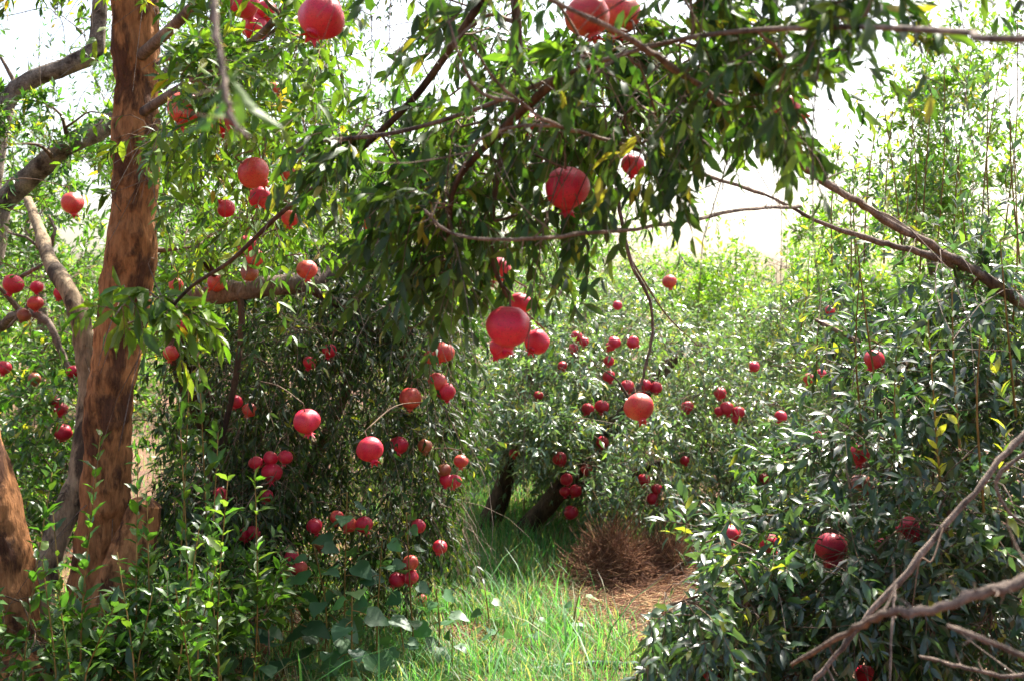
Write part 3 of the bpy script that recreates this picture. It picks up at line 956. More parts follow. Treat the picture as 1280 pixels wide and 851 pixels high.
B.crown(spots([(40, 330, 90, 80, 5.6, 7.0, 16, .3), (60, 500, 70, 90, 5.0, 6.2, 22, .26), (50, 620, 60, 50, 5.0, 6.0, 10, .26), (230, 300, 60, 120, 5.4, 6.6, 12, .26),
              (40, 190, 80, 60, 5.5, 7.0, 14, .22), (70, 150, 80, 50, 5.4, 5.8, 9, .16), (60, 40, 110, 60, 5.8, 6.6, 8, .28), (230, 480, 40, 110, 5.3, 6.0, 8, .26), (-100, 400, 80, 250, 5.2, 6.8, 16, .32), (60, -120, 160, 60, 5.6, 6.6, 10, .3)]),
        per=10, droop=.15, pairs=10, leaf_len=.052, ratio=.36, hang=.0, updir=.5)
for (a, b_, c, dd, s) in [(20, 350, 60, 330, 1), (60, 330, 10, 290, 1), (58, 325, 62, 270, 1), (40, 372, 10, 410, 1)]:
    B.limb('twig', pts((a, b_, 5.3), ((a + c) / 2 + 8, (b_ + dd) / 2 - 6, 5.25), (c, dd, 5.3)), .009, .005, TWIG_GREY, sides=6, nodes=False)
B.finish(4, 200, bare=120, bare_len=.4, bare_r=.0028, bare_up=.3)

# --- C: the dark drooping tree in the middle
C = Tree('dark drooping pomegranate tree hung with many red fruit beside the grassy path', P(330, 760, 5.5)[:2], 'C', SHADED, LEAF_DULL)
trees['C'] = C
C.limb('trunk', pts((330, 768, 5.5), (325, 690, 5.45), (300, 600, 5.3), (250, 500, 5.1), (222, 430, 4.8)), .075, .05, BARK_DARK, sides=20, k=8, knots=1)
C.limb('bough', pts((222, 430, 4.8), (222, 398, 4.7), (240, 376, 4.65), (300, 362, 4.6), (370, 354, 4.65), (410, 340, 4.8), (470, 300, 5.0), (520, 250, 5.2)), .052, .026, BARK_GREY, sides=24, k=8, knots=1, label='thick level bough with cracked bark')
C.limb('bough', pts((300, 362, 4.6), (302, 410, 4.55), (295, 470, 4.5), (282, 530, 4.5), (268, 580, 4.5), (255, 625, 4.55)), .013, .008, BARK_DARK, sides=8)
C.limb('bough', pts((285, 365, 4.6), (272, 348, 4.55), (262, 335, 4.5), (252, 326, 4.45)), .014, .011, BARK_DARK, sides=8)
C.limb('bough', pts((325, 690, 5.45), (400, 560, 5.3), (450, 450, 5.2), (500, 380, 5.2)), .035, .014, BARK_DARK, sides=10)
C.limb('bough', pts((370, 354, 4.65), (420, 380, 4.7), (470, 420, 4.8), (530, 450, 4.9)), .018, .008, BARK_DARK, sides=8)
C.crown(spots([(400, 470, 170, 110, 4.5, 6.2, 62, .27), (400, 610, 175, 90, 4.7, 6.2, 56, .27), (420, 340, 120, 40, 4.8, 6.0, 16, .25), (380, 720, 140, 40, 5.0, 6.0, 16, .24),
              (540, 540, 45, 120, 4.7, 5.6, 18, .24), (280, 560, 60, 130, 5.0, 6.0, 18, .25), (460, 200, 160, 80, 5.0, 6.5, 12, .26),
              (480, -90, 260, 60, 5.2, 7.2, 34, .34), (620, -140, 200, 60, 5.6, 7.6, 24, .36), (420, 400, 150, 50, 4.5, 5.4, 20, .25), (265, 680, 60, 90, 4.2, 4.9, 22, .2), (330, 640, 50, 60, 4.5, 5.0, 10, .2)]),  # upper clumps out of view are added to block sun from this tree
        per=11, droop=.9, pairs=10, leaf_len=.046, ratio=.27, hang=.25, updir=.0)
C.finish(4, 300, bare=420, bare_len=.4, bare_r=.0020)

# --- D: grey-green tree behind the straw heap
D = Tree('grey green pomegranate tree with two dark leaning trunks behind the straw heap', P(655, 690, 7.2)[:2], 'D', PALE_SHEEN, LEAF)
trees['D'] = D
D.limb('trunk', pts((600, 690, 7.3), (612, 655, 7.3), (628, 615, 7.3), (640, 570, 7.3), (660, 480, 7.5), (690, 380, 7.7)), .075, .04, BARK_DARK, sides=20, k=8, knots=1)
D.limb('trunk', pts((632, 692, 7.1), (660, 660, 7.1), (695, 618, 7.1), (730, 575, 7.2), (780, 520, 7.3), (850, 440, 7.5)), .075, .035, BARK_DARK, sides=20, k=8, knots=1)
D.limb('bough', pts((695, 618, 7.1), (760, 600, 7.2), (850, 570, 7.3), (950, 540, 7.4)), .04, .015, BARK_DARK, sides=10)
D.limb('bough', pts((730, 575, 7.2), (755, 540, 6.9), (780, 510, 6.7), (800, 480, 6.6)), .02, .012, TWIG_GREY, sides=8)
D.crown(spots([(800, 470, 130, 80, 6.9, 8.6, 50, .36), (920, 540, 110, 80, 6.6, 8.4, 44, .36), (700, 480, 80, 70, 7.2, 8.6, 24, .34), (640, 520, 60, 60, 7.0, 8.4, 18, .32),
              (960, 440, 90, 60, 7.0, 8.6, 22, .36), (860, 620, 110, 45, 6.6, 8.0, 24, .32), (1000, 560, 60, 90, 6.4, 8.0, 20, .34), (740, 390, 90, 40, 7.4, 8.6, 14, .34), (730, 560, 60, 50, 6.6, 8.0, 16, .3), (650, 540, 70, 50, 6.2, 6.9, 18, .28), (700, 470, 70, 60, 6.4, 7.2, 16, .3), (800, 560, 80, 50, 6.2, 7.0, 14, .3)]),
        per=13, droop=.55, pairs=11, leaf_len=.050, ratio=.30, hang=.15, up=1.2)
D.finish(4, 220, bare=160, bare_len=.5, bare_r=.003)

# --- E: the tree on the right with long bare arching shoots
E = Tree('pomegranate tree with glossy grey leaves, upright shoots and long bare arching branches', P(1400, 960, 3.6)[:2], 'E', BLUISH, LEAF)
trees['E'] = E
E.limb('trunk', pts((1400, 952, 3.6), (1395, 850, 3.6), (1390, 720, 3.55), (1375, 600, 3.5), (1350, 480, 3.4), (1300, 400, 3.3), (1228, 345, 3.2)), .05, .014, BARK_GREY, sides=14, k=6, knots=1)
E.limb('bough', pts((1228, 345, 3.2), (1130, 288, 3.0), (1060, 245, 2.75), (1000, 205, 2.5), (930, 150, 2.2), (850, 92, 1.95), (790, 50, 1.8), (690, 0, 1.7), (620, -40, 1.6)), .0105, .0022, TWIG_GREY, sides=8, label='long bare grey shoot arching up across the sky')
E.limb('bough', pts((1222, 338, 3.2), (1150, 316, 3.15), (1090, 300, 3.1), (1030, 280, 3.05), (955, 243, 3.0)), .011, .003, TWIG_GREY, sides=8)
E.limb('bough', pts((1190, 322, 3.15), (1150, 298, 3.2), (1110, 270, 3.25), (1080, 262, 3.3)), .008, .003, TWIG, sides=7)
E.limb('twig', pts((1000, 258, 3.0), (930, 262, 2.7), (840, 280, 2.4), (700, 296, 2.1), (620, 300, 2.0), (560, 290, 2.0), (530, 262, 2.0)), .0045, .002, TWIG_GREY, sides=6, nodes=False)
E.limb('twig', pts((955, 243, 3.0), (850, 208, 2.5), (780, 182, 2.2), (700, 158, 2.0), (665, 140, 1.95), (620, 100, 1.9), (585, 50, 1.85)), .0045, .002, TWIG_GREY, sides=6, nodes=False)
E.limb('twig', pts((700, 158, 2.0), (650, 158, 1.98), (600, 175, 1.95), (570, 225, 1.95)), .003, .0015, TWIG_GREY, sides=6, nodes=False)
E.limb('twig', pts((650, 128, 1.93), (600, 115, 1.93), (575, 70, 1.9), (560, 20, 1.9)), .003, .0015, TWIG_GREY, sides=6, nodes=False)
E.limb('bough', pts((1300, 520, 2.35), (1250, 575, 2.3), (1180, 660, 2.25), (1090, 765, 2.2), (1040, 825, 2.2), (1005, 865, 2.2)), .0066, .004, TWIG_GREY, sides=8, nodes=False, label='bare straight branch crossing diagonally before the glossy leaves')
E.limb('bough', pts((1330, 715, 1.45), (1260, 732, 1.42), (1200, 750, 1.4), (1150, 765, 1.4), (1110, 766, 1.42), (1060, 790, 1.6), (990, 830, 2.0)), .0070, .003, TWIG_GREY, sides=8, nodes=False)
E.limb('twig', pts((1330, 840, 1.4), (1270, 815, 1.4), (1220, 795, 1.4), (1185, 782, 1.45)), .004, .0025, TWIG_GREY, sides=6, nodes=False)
E.limb('twig', pts((1330, 835, 1.9), (1260, 845, 1.9), (1200, 832, 1.9), (1150, 820, 2.0)), .004, .0025, TWIG_GREY, sides=6, nodes=False)
E.limb('twig', pts((1310, 550, 2.0), (1275, 570, 2.0), (1250, 592, 2.0), (1246, 612, 2.0), (1262, 640, 2.0), (1290, 660, 2.0)), .004, .002, TWIG_GREY, sides=6, nodes=False)
E.limb('twig', pts((1180, 655, 2.25), (1165, 700, 2.2), (1150, 700, 2.2), (1140, 760, 2.2)), .002, .001, TWIG, sides=5, nodes=False)
E.limb('twig', pts((1120, 730, 2.2), (1115, 780, 2.15), (1112, 860, 2.1)), .003, .0018, TWIG_GREY, sides=5, nodes=False)
E.limb('bough', pts((1395, 850, 3.6), (1220, 800, 3.3), (1110, 770, 3.1), (1000, 745, 3.0), (900, 760, 3.0)), .025, .008, TWIG, sides=9)
E.limb('bough', pts((1390, 720, 3.55), (1200, 650, 3.5), (1100, 590, 3.5), (1010, 560, 3.6)), .022, .008, TWIG, sides=9)
E.limb('bough', pts((1350, 480, 3.4), (1180, 470, 3.6), (1100, 440, 3.8), (1020, 400, 4.0)), .016, .006, TWIG, sides=8)
# the hanging twig that carries the orange fruit
E.limb('twig', pts((770, 235, 3.4), (786, 320, 3.42), (812, 375, 3.44), (815, 420, 3.45), (804, 470, 3.45), (799, 487, 3.45)), .005, .0035, TWIG_GREY, sides=6, nodes=False)
E.limb('twig', pts((786, 320, 3.42), (830, 390, 3.5), (870, 430, 3.6)), .003, .0015, TWIG, sides=5, nodes=False)
E.crown(spots([(1000, 740, 190, 90, 2.8, 3.9, 54, .20), (1190, 700, 120, 130, 2.9, 4.2, 46, .22), (900, 790, 90, 60, 2.9, 3.7, 16, .18), (1150, 520, 140, 120, 3.2, 4.6, 46, .22),
              (1220, 400, 90, 70, 3.1, 4.4, 18, .2), (1040, 620, 80, 60, 3.6, 4.6, 16, .2), (1090, 420, 60, 70, 4.0, 5.0, 12, .22), (1380, 600, 90, 260, 3.0, 4.6, 36, .26), (1090, 820, 170, 60, 2.9, 3.6, 14, .2)]),
        per=9, droop=.45, pairs=9, leaf_len=.05, ratio=.31, hang=.15, up=1.2)
# upright leafy shoots against the sky
sh = [(1080, 560, 1075, 330, 3.4), (1150, 340, 1165, 110, 3.9), (1190, 330, 1215, 60, 4.4), (1240, 330, 1236, 90, 4.0), (1115, 600, 1070, 300, 3.2), (1080, 330, 1095, 150, 4.4), (1040, 330, 1050, 180, 4.8), (1265, 420, 1268, 200, 3.4),
      (1175, 600, 1160, 400, 2.9), (1130, 320, 1140, 170, 4.6), (1000, 420, 1012, 320, 5.0), (1255, 300, 1272, 20, 4.8), (1200, 560, 1190, 360, 2.9), (1230, 640, 1225, 420, 2.8), (1130, 620, 1120, 440, 3.0), (1270, 520, 1250, 300, 3.0), (1105, 330, 1118, 120, 4.2), (1060, 420, 1062, 230, 4.4),
      (1020, 480, 1030, 340, 4.6), (1210, 330, 1190, 130, 4.6), (1225, 330, 1252, 70, 4.2), (1170, 330, 1180, 60, 4.8), (1130, 330, 1100, 100, 4.6), (1070, 330, 1075, 170, 5.0), (1275, 330, 1262, 110, 3.8), (1145, 320, 1128, 60, 5.2)]
for (x0, y0, x1, y1, d) in sh:
    a, b_ = P(x0, y0, d), P(x1, y1, d)
    L = np.linalg.norm(b_ - a)
    E.limb('shoot', [a, (a + b_) / 2 + rng.normal(size=3) * .012, b_], .0035, .0015, TWIG_GREEN, sides=5)
    n = int(L / .028)
    t = np.linspace(.05, 1, 4)
    ax, lv = twigs(a[None], (b_ - a)[None], np.array([L]), 0.0, n, .042, .34, .05, -.15, len(E.pal), .9, .6, .1)
    E.leaves.add(*lv)
    if rng.random() < .35:
        lv[5][:] = np.where(rng.random(len(lv[5])) < .7, len(E.pal) - 1 - rng.integers(0, 2, len(lv[5])), lv[5])
E.finish(8, 300, bare=260, bare_len=.35, bare_r=.0020, bare_up=.25)

# --- F: the tree whose bough hangs over the path
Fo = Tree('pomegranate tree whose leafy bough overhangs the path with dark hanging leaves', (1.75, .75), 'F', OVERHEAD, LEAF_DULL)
trees['F'] = Fo
Fo.limb('trunk', [(1.75, .75, 0), (1.7, .8, .6), (1.55, .9, 1.2), (1.25, 1.0, 1.55)], .08, .05, BARK_GREY, sides=16, k=6, knots=1)
Fo.limb('bough', np.vstack([[(1.25, 1.0, 1.55)], pts((1360, 48, 1.0), (1200, 40, 1.25), (1050, 34, 1.7), (900, 42, 1.9), (800, 62, 2.05), (700, 95, 2.2), (600, 135, 2.3), (500, 165, 2.4), (400, 178, 2.5), (370, 190, 2.52))]), .0036, .0045, BARK_GREY, sides=10, label='long level bough crossing the top of the path')
Fo.limb('bough', np.vstack([[(1.25, 1.0, 1.55)], pts((1300, -160, 1.5), (1000, -90, 2.0), (800, -60, 2.3), (640, -40, 2.5), (480, -60, 2.6))]), .025, .008, BARK_GREY, sides=9)
Fo.limb('bough', pts((700, 95, 2.2), (620, 170, 2.3), (570, 230, 2.35), (560, 300, 2.4)), .009, .004, BARK_DARK, sides=7)
Fo.limb('bough', pts((640, -40, 2.5), (648, 60, 2.5), (640, 150, 2.45), (620, 230, 2.4), (615, 320, 2.4), (634, 372, 2.4)), .010, .0035, BARK_DARK, sides=7)
Fo.crown(spots([(555, 240, 75, 45, 2.2, 2.8, 14, .13), (470, 200, 80, 40, 2.2, 2.8, 8, .13), (660, 165, 90, 60, 2.2, 2.9, 14, .14), (770, 120, 90, 60, 2.1, 2.8, 15, .14), (880, 100, 80, 55, 2.0, 2.6, 12, .13),
               (970, 60, 55, 50, 1.8, 2.3, 5, .12), (650, 50, 110, 40, 2.5, 3.2, 6, .15), (590, 310, 50, 35, 2.3, 2.8, 6, .12), (700, 290, 40, 30, 2.4, 2.8, 2, .12), (860, 15, 130, 30, 1.9, 2.6, 6, .13),
               (700, -130, 300, 60, 1.9, 2.9, 22, .2), (985, 130, 30, 30, 1.95, 2.15, 3, .09), (1100, -130, 170, 50, 1.5, 2.2, 8, .15), (1060, 20, 60, 30, 1.6, 2.1, 4, .09), (800, 60, 120, 40, 2.2, 2.9, 8, .14), (600, 90, 60, 60, 2.3, 3.0, 4, .14)]),
         per=6, droop=.6, pairs=7, leaf_len=.049, ratio=.31, hang=.6, up=.35, updir=-.1, spread=.8)
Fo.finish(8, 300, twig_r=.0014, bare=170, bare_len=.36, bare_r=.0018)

# --- rows behind
BACK = [
 ('tall thin crowned pomegranate tree far behind the slanting grey boughs', (40, 700), 9.5, [(30, 200, 190, 190, 8.6, 10.5, 60, .42), (60, 420, 150, 120, 8.8, 10.5, 34, .42)], GREENS),
 ('pale leafed pomegranate tree in the sun behind the peeling trunk', (330, 690), 9.0, [(330, 170, 150, 190, 8.2, 10.0, 62, .40), (320, 330, 150, 80, 8.2, 9.6, 34, .40)], GREENS),
 ('pomegranate tree in the row behind the dark drooping tree', (560, 680), 10.5, [(560, 330, 130, 130, 9.4, 11.4, 52, .45), (590, 460, 130, 100, 9.6, 11.0, 36, .42), (600, 160, 180, 90, 9.4, 11.4, 14, .40)], GREENS),
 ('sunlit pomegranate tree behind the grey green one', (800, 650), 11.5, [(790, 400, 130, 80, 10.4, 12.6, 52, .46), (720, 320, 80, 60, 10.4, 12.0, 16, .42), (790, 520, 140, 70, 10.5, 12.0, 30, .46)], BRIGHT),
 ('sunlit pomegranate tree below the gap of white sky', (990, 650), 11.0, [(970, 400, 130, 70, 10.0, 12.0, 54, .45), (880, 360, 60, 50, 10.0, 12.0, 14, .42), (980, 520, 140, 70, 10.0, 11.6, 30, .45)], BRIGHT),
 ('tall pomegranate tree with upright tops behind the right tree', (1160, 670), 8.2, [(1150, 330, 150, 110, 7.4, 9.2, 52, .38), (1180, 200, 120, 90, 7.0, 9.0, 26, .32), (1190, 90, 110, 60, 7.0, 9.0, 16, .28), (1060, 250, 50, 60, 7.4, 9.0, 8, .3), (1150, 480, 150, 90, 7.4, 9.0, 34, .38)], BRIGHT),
]
for (lab, bp_, d, el, pal) in BACK:
    b0 = P(bp_[0], HORIZON + F_PX * CAM_H / d, d)
    t = Tree(lab, b0[:2], 'G' + lab[:14], pal, LEAF_SOFT)
    sp = spots(el)
    top = np.array([sp[:, 0].mean(), sp[:, 1].mean(), sp[:, 2].mean()])
    z0 = t.base
    t.limb('trunk', [z0 - [0, 0, .05], z0 * .75 + top * .25 + rng.normal(size=3) * .08, z0 * .45 + top * .55 + rng.normal(size=3) * .1, top], .075, .03, BARK_GREY, sides=12, k=6)
    t.limb('trunk', [z0 + [.12, 0, -.05], z0 * .7 + top * .3 + [.4, .1, 0], z0 * .4 + top * .6 + [.7, .2, .1]], .06, .025, BARK_GREY, sides=10, k=6)
    sp = sp[rng.random(len(sp)) < .8]
    sp[:, 3] *= .85
    t.crown(sp, per=12, droop=.35, pairs=10, leaf_len=.062, ratio=.32, hang=.05, updir=.35)
    hi = sp[sp[:, 2] > np.quantile(sp[:, 2], .55)]
    t.upshoots(hi, 90 if bp_[0] < 700 or bp_[0] > 1100 else 40, .7, .058)
    t.finish(4, 0, twig_r=.002, bare=60, bare_len=.6, bare_r=.004, bare_up=.5, bare_mat=TWIG)

# --- the far wood: rows that read as one mass
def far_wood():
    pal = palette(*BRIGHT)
    S, D_, L = [], [], []
    for (y0, n, xr) in ((15.5, 30, 9), (20, 34, 13)):
        for _ in range(n):
            cx = rng.uniform(-xr, xr)
            for _ in range(26):
                c = np.array([cx, y0, 1.2]) + rng.normal(size=3) * [.75, .8, .55]
                c[2] = max(.2, c[2])
                m = 6
                S.append(np.tile(c, (m, 1)))
                D_.append(norm(R3(m) + [0, 0, .3]))
                L.append(.3 + .35 * rng.random(m))
    ax, lv = twigs(np.concatenate(S), np.concatenate(D_), np.concatenate(L), .3, 7, .085, .36, .2, .05, len(pal), .9, 1, .1)
    k = cull_open(lv[0])
    link('far_wood', leaf_mesh('far_wood', [q[k] for q in lv], 2, pal, LEAF_SOFT, np.zeros(3)), kind='stuff', label='far rows of orchard trees merging into one green mass', category='wood')
    return k.sum()


far_wood()


# ------------------------------------------------------------------ pomegranates
def fruit_meshes(seed, crack=False):
    """Rind, calyx and stalk of one pomegranate of unit radius; the stalk points to +Z."""
    r = np.random.default_rng(seed)
    nu, nv = 36, 22
    V = []
    ph = r.random(3) * 6.28
    for i in range(nv + 1):
        th = math.pi * i / nv
        for j in range(nu):
            a = 2 * math.pi * j / nu
            rad = 1 + .045 * math.cos(5 * a + ph[0]) * math.sin(th) ** 2 + .035 * math.cos(3 * a + ph[1]) + .03 * math.cos(2 * a + ph[2]) * math.sin(th) + .02 * math.cos(2 * th + 2 * a + ph[2])
            z = math.cos(th) * .93
            if th < .5:
                z -= .10 * (1 - th / .5) ** 2           # dimple at the stalk
            if th > 2.55:
                z -= .05 * ((th - 2.55) / .59) ** 2      # neck towards the calyx
            w = math.sin(th) * rad
            if crack:
                g = math.exp(-((a - 4.5 + .15 * math.sin(5 * th)) / .12) ** 2) * max(0, 1 - abs(th - 1.5) / 1.1)
                w *= 1 - .32 * g
            V.append((w * math.cos(a), w * math.sin(a), z))
    V = np.array(V)
    i, j = np.meshgrid(np.arange(nv), np.arange(nu), indexing='ij')
    Fq = np.stack([i * nu + j, (i + 1) * nu + j, (i + 1) * nu + (j + 1) % nu, i * nu + (j + 1) % nu], -1).reshape(-1, 4)
    # calyx: neck ring and six flaring sepals
    C_, Fc = [], []
    n = 12
    for k, (rr, z) in enumerate([(.34, -.93), (.25, -1.03), (.28, -1.11)]):
        for j in range(n):
            a = 2 * math.pi * j / n
            C_.append((rr * math.cos(a), rr * math.sin(a), z))
    for k in range(2):
        for j in range(n):
            Fc.append((k * n + j, k * n + (j + 1) % n, (k + 1) * n + (j + 1) % n, (k + 1) * n + j))
    Ft = []
    for s in range(6):
        a = 2 * math.pi * (2 * s + 1) / n
        fl = .44 + .16 * r.random()
        C_.append((fl * math.cos(a), fl * math.sin(a), -1.26 - .14 * r.random()))
        q = len(C_) - 1
        Ft.append((2 * n + 2 * s, 2 * n + 2 * s + 1, q))
        Ft.append((2 * n + 2 * s + 1, 2 * n + (2 * s + 2) % n, q))
    C_ = np.array(C_)
    sv, sq, st = tube([(0, 0, .80), (.02, .01, 1.0), (.05, -.02, 1.25), (.03, 0, 1.5)], [.075, .06, .05, .05], 6)
    return V, Fq, C_, np.array(Fc), np.array(Ft), sv, sq, st


TONE = {'c': F_RED, 'd': F_RED, 'o': F_ORG, 'b': F_BRN}
FM = {}


def fruit_data(tone, var, crack):
    k = (tone, var, crack)
    if k not in FM:
        V, Fq, Cv, Fc, Ft, sv, sq, st = fruit_meshes(var * 7 + 1, crack)
        m = TONE[tone]
        whole = mesh_np('pomegranate', np.vstack([V, Cv]), [Fq, Fc + len(V), Ft + len(V)], m)
        FM[k] = (mesh_np('rind', V, [Fq], m), mesh_np('calyx', Cv, [Fc, Ft], m), mesh_np('stalk', sv, [sq, st], TWIG), whole)
    return FM[k]


GROUPS = {'A': 'fruit of the peeling-trunk tree', 'B': 'fruit among the left shoots', 'C': 'fruit of the dark drooping tree', 'D': 'fruit of the grey green tree',
          'D2': 'fruit of the sunny shrub', 'D3': 'fruit of the sunny shrub', 'E': 'fruit of the right tree', 'E2': 'fruit of the right tree', 'F': 'fruit of the overhanging bough', 'L': 'fallen fruit'}
OWNER = {'A': 'A', 'B': 'B', 'C': 'C', 'D': 'D', 'D2': 'D', 'D3': 'D', 'E': 'E', 'E2': 'E', 'F': 'F'}
for n_, (px, py, r, tr, tone, vis, lab, d, R) in enumerate(fr):
    c = P(px, py, d)
    rind, caly, stalk, whole = fruit_data(tone, n_ % 3, 'split open' in lab or 'broken' in lab)
    big = r >= 7.5
    if tr == 'L':
        c[2] = ground_z(c[0], c[1]) + R * .93
        rot = (random.uniform(1.1, 2.0), random.uniform(-.5, .5), random.uniform(0, 6.28))
    elif 'calyx turned aside' in lab:
        rot = (.3, 1.3, 0)
    elif 'crown turned up' in lab:
        rot = (-.5, 2.4, 0)
    elif 'open calyx' in lab:
        rot = (-.7, .6, 0)
    else:
        rot = (random.gauss(0, .35), random.gauss(0, .35), random.uniform(0, 6.28))
    if 'split open' in lab or 'broken' in lab:
        rot = (random.uniform(-.1, .1), random.uniform(-.1, .1), .15)
    g = GROUPS[tr]
    if big:
        o = thing('pomegranate', lab, 'pomegranate', c, g)
        o.rotation_euler = rot
        o.scale = (R, R, R * (.94 + .1 * random.random()))
        link('rind', rind, o)
        link('calyx', caly, o)
        link('stalk', stalk, o)
    else:
        o = link('pomegranate', whole, None, [float(q) for q in c], label=lab, category='pomegranate', group=g)
        o.rotation_euler = rot
        o.scale = (R, R, R * .97)
    if tr != 'L' and tr != 'E2':
        m = Matrix.LocRotScale(Vector(c), o.rotation_euler, Vector((R, R, R)))
        top = np.array(m @ Vector((.03, 0, 1.46)))
        T = trees[OWNER[tr]]
        if not hasattr(T, 'hang_pts'):
            T.hang_pts = np.vstack([np.array(T.nodes), np.concatenate(T.axes)[:, 1:4].reshape(-1, 3)])
        nodes = T.hang_pts
        v = nodes - top
        cost = np.linalg.norm(v, axis=1) + 2.0 * np.maximum(0, .015 - v[:, 2]) + .5 * np.maximum(0, -v[:, 1] - .02)
        i = int(np.argmin(cost))
        p0 = nodes[i]
        ln = np.linalg.norm(p0 - top)
        q = smooth_path([p0, p0 * .5 + top * .5 + rng.normal(size=3) * .02 * ln + [0, 0, .07 * ln], top], 4)
        tv, tq, tt = tube(q - T.base, np.linspace(.0024, .0020, len(q)), 5)
        link('twig', mesh_np('twig', tv, [tq, tt], TWIG), T.root)


# ------------------------------------------------------------------ leafy sucker shoots and broad-leaved weeds
SHOOT_PAL = palette([(.06, .13, .02), (.045, .10, .022), (.09, .18, .03), (.035, .08, .03)], [4, 3, 2, 3], 12)
WEED_PAL = palette([(.065, .135, .06), (.05, .11, .05), (.085, .17, .06)], [4, 3, 2], 8)


def shoot(px, top_y, d, lean, label, leaf=.042, gap=.03):
    x, y = (px - 640) / F_PX * d, d
    z0 = ground_z(x, y)
    base = np.array([x, y, z0])
    tip = P(px + lean + rng.normal() * 12, top_y, d + rng.normal() * .12)
    root = thing('sucker_shoot', label, 'shoot', base, 'leafy sucker shoots round the old trunk')
    mid = (base + tip) / 2 + rng.normal(size=3) * .03
    p = smooth_path([base - [0, 0, .02], base * .7 + mid * .3 + rng.normal(size=3) * .01, mid, tip], 5)
    v, q, t = tube(p - base, np.linspace(.0045, .0015, len(p)), 6)
    link('stem', mesh_np('stem', v, [q, t], TWIG_GREEN), root)
    L = np.linalg.norm(tip - base)
    n = min(44, int(L / gap))
    ax, lv = twigs(base[None], (tip - base)[None], np.array([L]), 0, n, leaf, .40, .22, -.1, len(SHOOT_PAL), .95, .8, .1)
    lv[3] *= .7 + .5 * rng.random(len(lv[3]))
    lv[4] *= .65 + .5 * rng.random(len(lv[4]))
    # leaves follow the bent stem
    tpar = np.clip((lv[0] - base) @ (tip - base) / L ** 2, 0, 1)
    fi = tpar * (len(p) - 1)
    i0 = np.floor(fi).astype(int).clip(0, len(p) - 2)
    lv[0] = p[i0] * (1 - (fi - i0))[:, None] + p[i0 + 1] * (fi - i0)[:, None]
    k = cull_fruit(lv[0])
    leaf_pieces([q_[k] for q_ in lv], 'shoot', SHOOT_PAL, LEAF_SOFT, root, base)


SH = [(105, 545, 3.55, 6, 'sucker shoot rising in front of the main peeling trunk'),
      (32, 590, 3.5, 4, 'sucker shoot in front of the leftmost leaning stem'),
      (75, 640, 3.6, -4, 'sucker shoot before the pale curved stem'),
      (180, 560, 3.5, 6, 'sucker shoot by the dark stump beside the trunk'),
      (205, 470, 3.7, 12, 'tall sucker shoot just right of the peeling trunk'),
      (232, 500, 3.6, -6, 'sucker shoot with glossy leaves standing between the tallest shoots'),
      (250, 440, 3.9, 8, 'tallest sucker shoot, reaching up to the thick level bough'),
      (285, 540, 3.7, -10, 'sucker shoot nearest the black hanging stem'),
      (215, 660, 3.4, 10, 'short leafy sucker shoot at the foot of the tall ones'),
      (150, 690, 3.4, -8, 'short sucker shoot growing from the base of the peeling trunk'),
      (262, 700, 3.5, 14, 'short dark leaved sucker shoot beside the broad leaved weeds'),
      (55, 700, 3.3, 6, 'short sucker shoot over the dark hollow stump'),
      (128, 760, 3.3, 4, 'low dark sucker shoot hiding the foot of the peeling trunk'),
      (230, 735, 3.35, -6, 'low bushy sucker shoot between the stump and the weeds'),
      (310, 600, 3.9, 4, 'sucker shoot rising out of the broad leaved weeds'),
      (200, 620, 3.55, -8, 'sucker shoot with reddish stem touching the dark stump'),
      (268, 600, 3.6, 6, 'leafy sucker shoot in front of the dark tree trunk'),
      (100, 735, 3.35, -10, 'low sucker shoot leaning towards the pale curved stem'),
      (185, 740, 3.45, 2, 'lowest bushy sucker shoot under the dark stump')]
for (px, ty, d, le, lab) in SH:
    shoot(px, ty, d, le, lab, leaf=.060, gap=.027)


def heart_leaf():
    st = [(.0, .0), (-.06, .30), (.10, .48), (.32, .50), (.58, .36), (.82, .16)]
    V = [[0, 0, 0]]
    for k, (t, w) in enumerate(st[1:]):
        z = .05 * t - .25 * t * t
        V += [[-w, t, z + .10 * w + .03 * (-1) ** k], [0, max(t, .02), z], [w, t, z + .10 * w - .03 * (-1) ** k]]
    V.append([0, 1, -.22])
    Fc = [[0, 2, 1], [0, 3, 2]]
    for k in range(4):
        a = 1 + 3 * k
        Fc += [[a, a + 1, a + 4], [a, a + 4, a + 3], [a + 1, a + 2, a + 5], [a + 1, a + 5, a + 4]]
    Fc += [[13, 14, 16], [14, 15, 16]]
    return np.array(V, float), np.array(Fc)


HV, HF = heart_leaf()
HEART = []
for c in WEED_PAL:
    HEART.append(mesh_np('leaf', HV, [HF], LEAF_DULL, {'tint': np.tile(np.append(c, 1.0), (len(HV), 1))}))


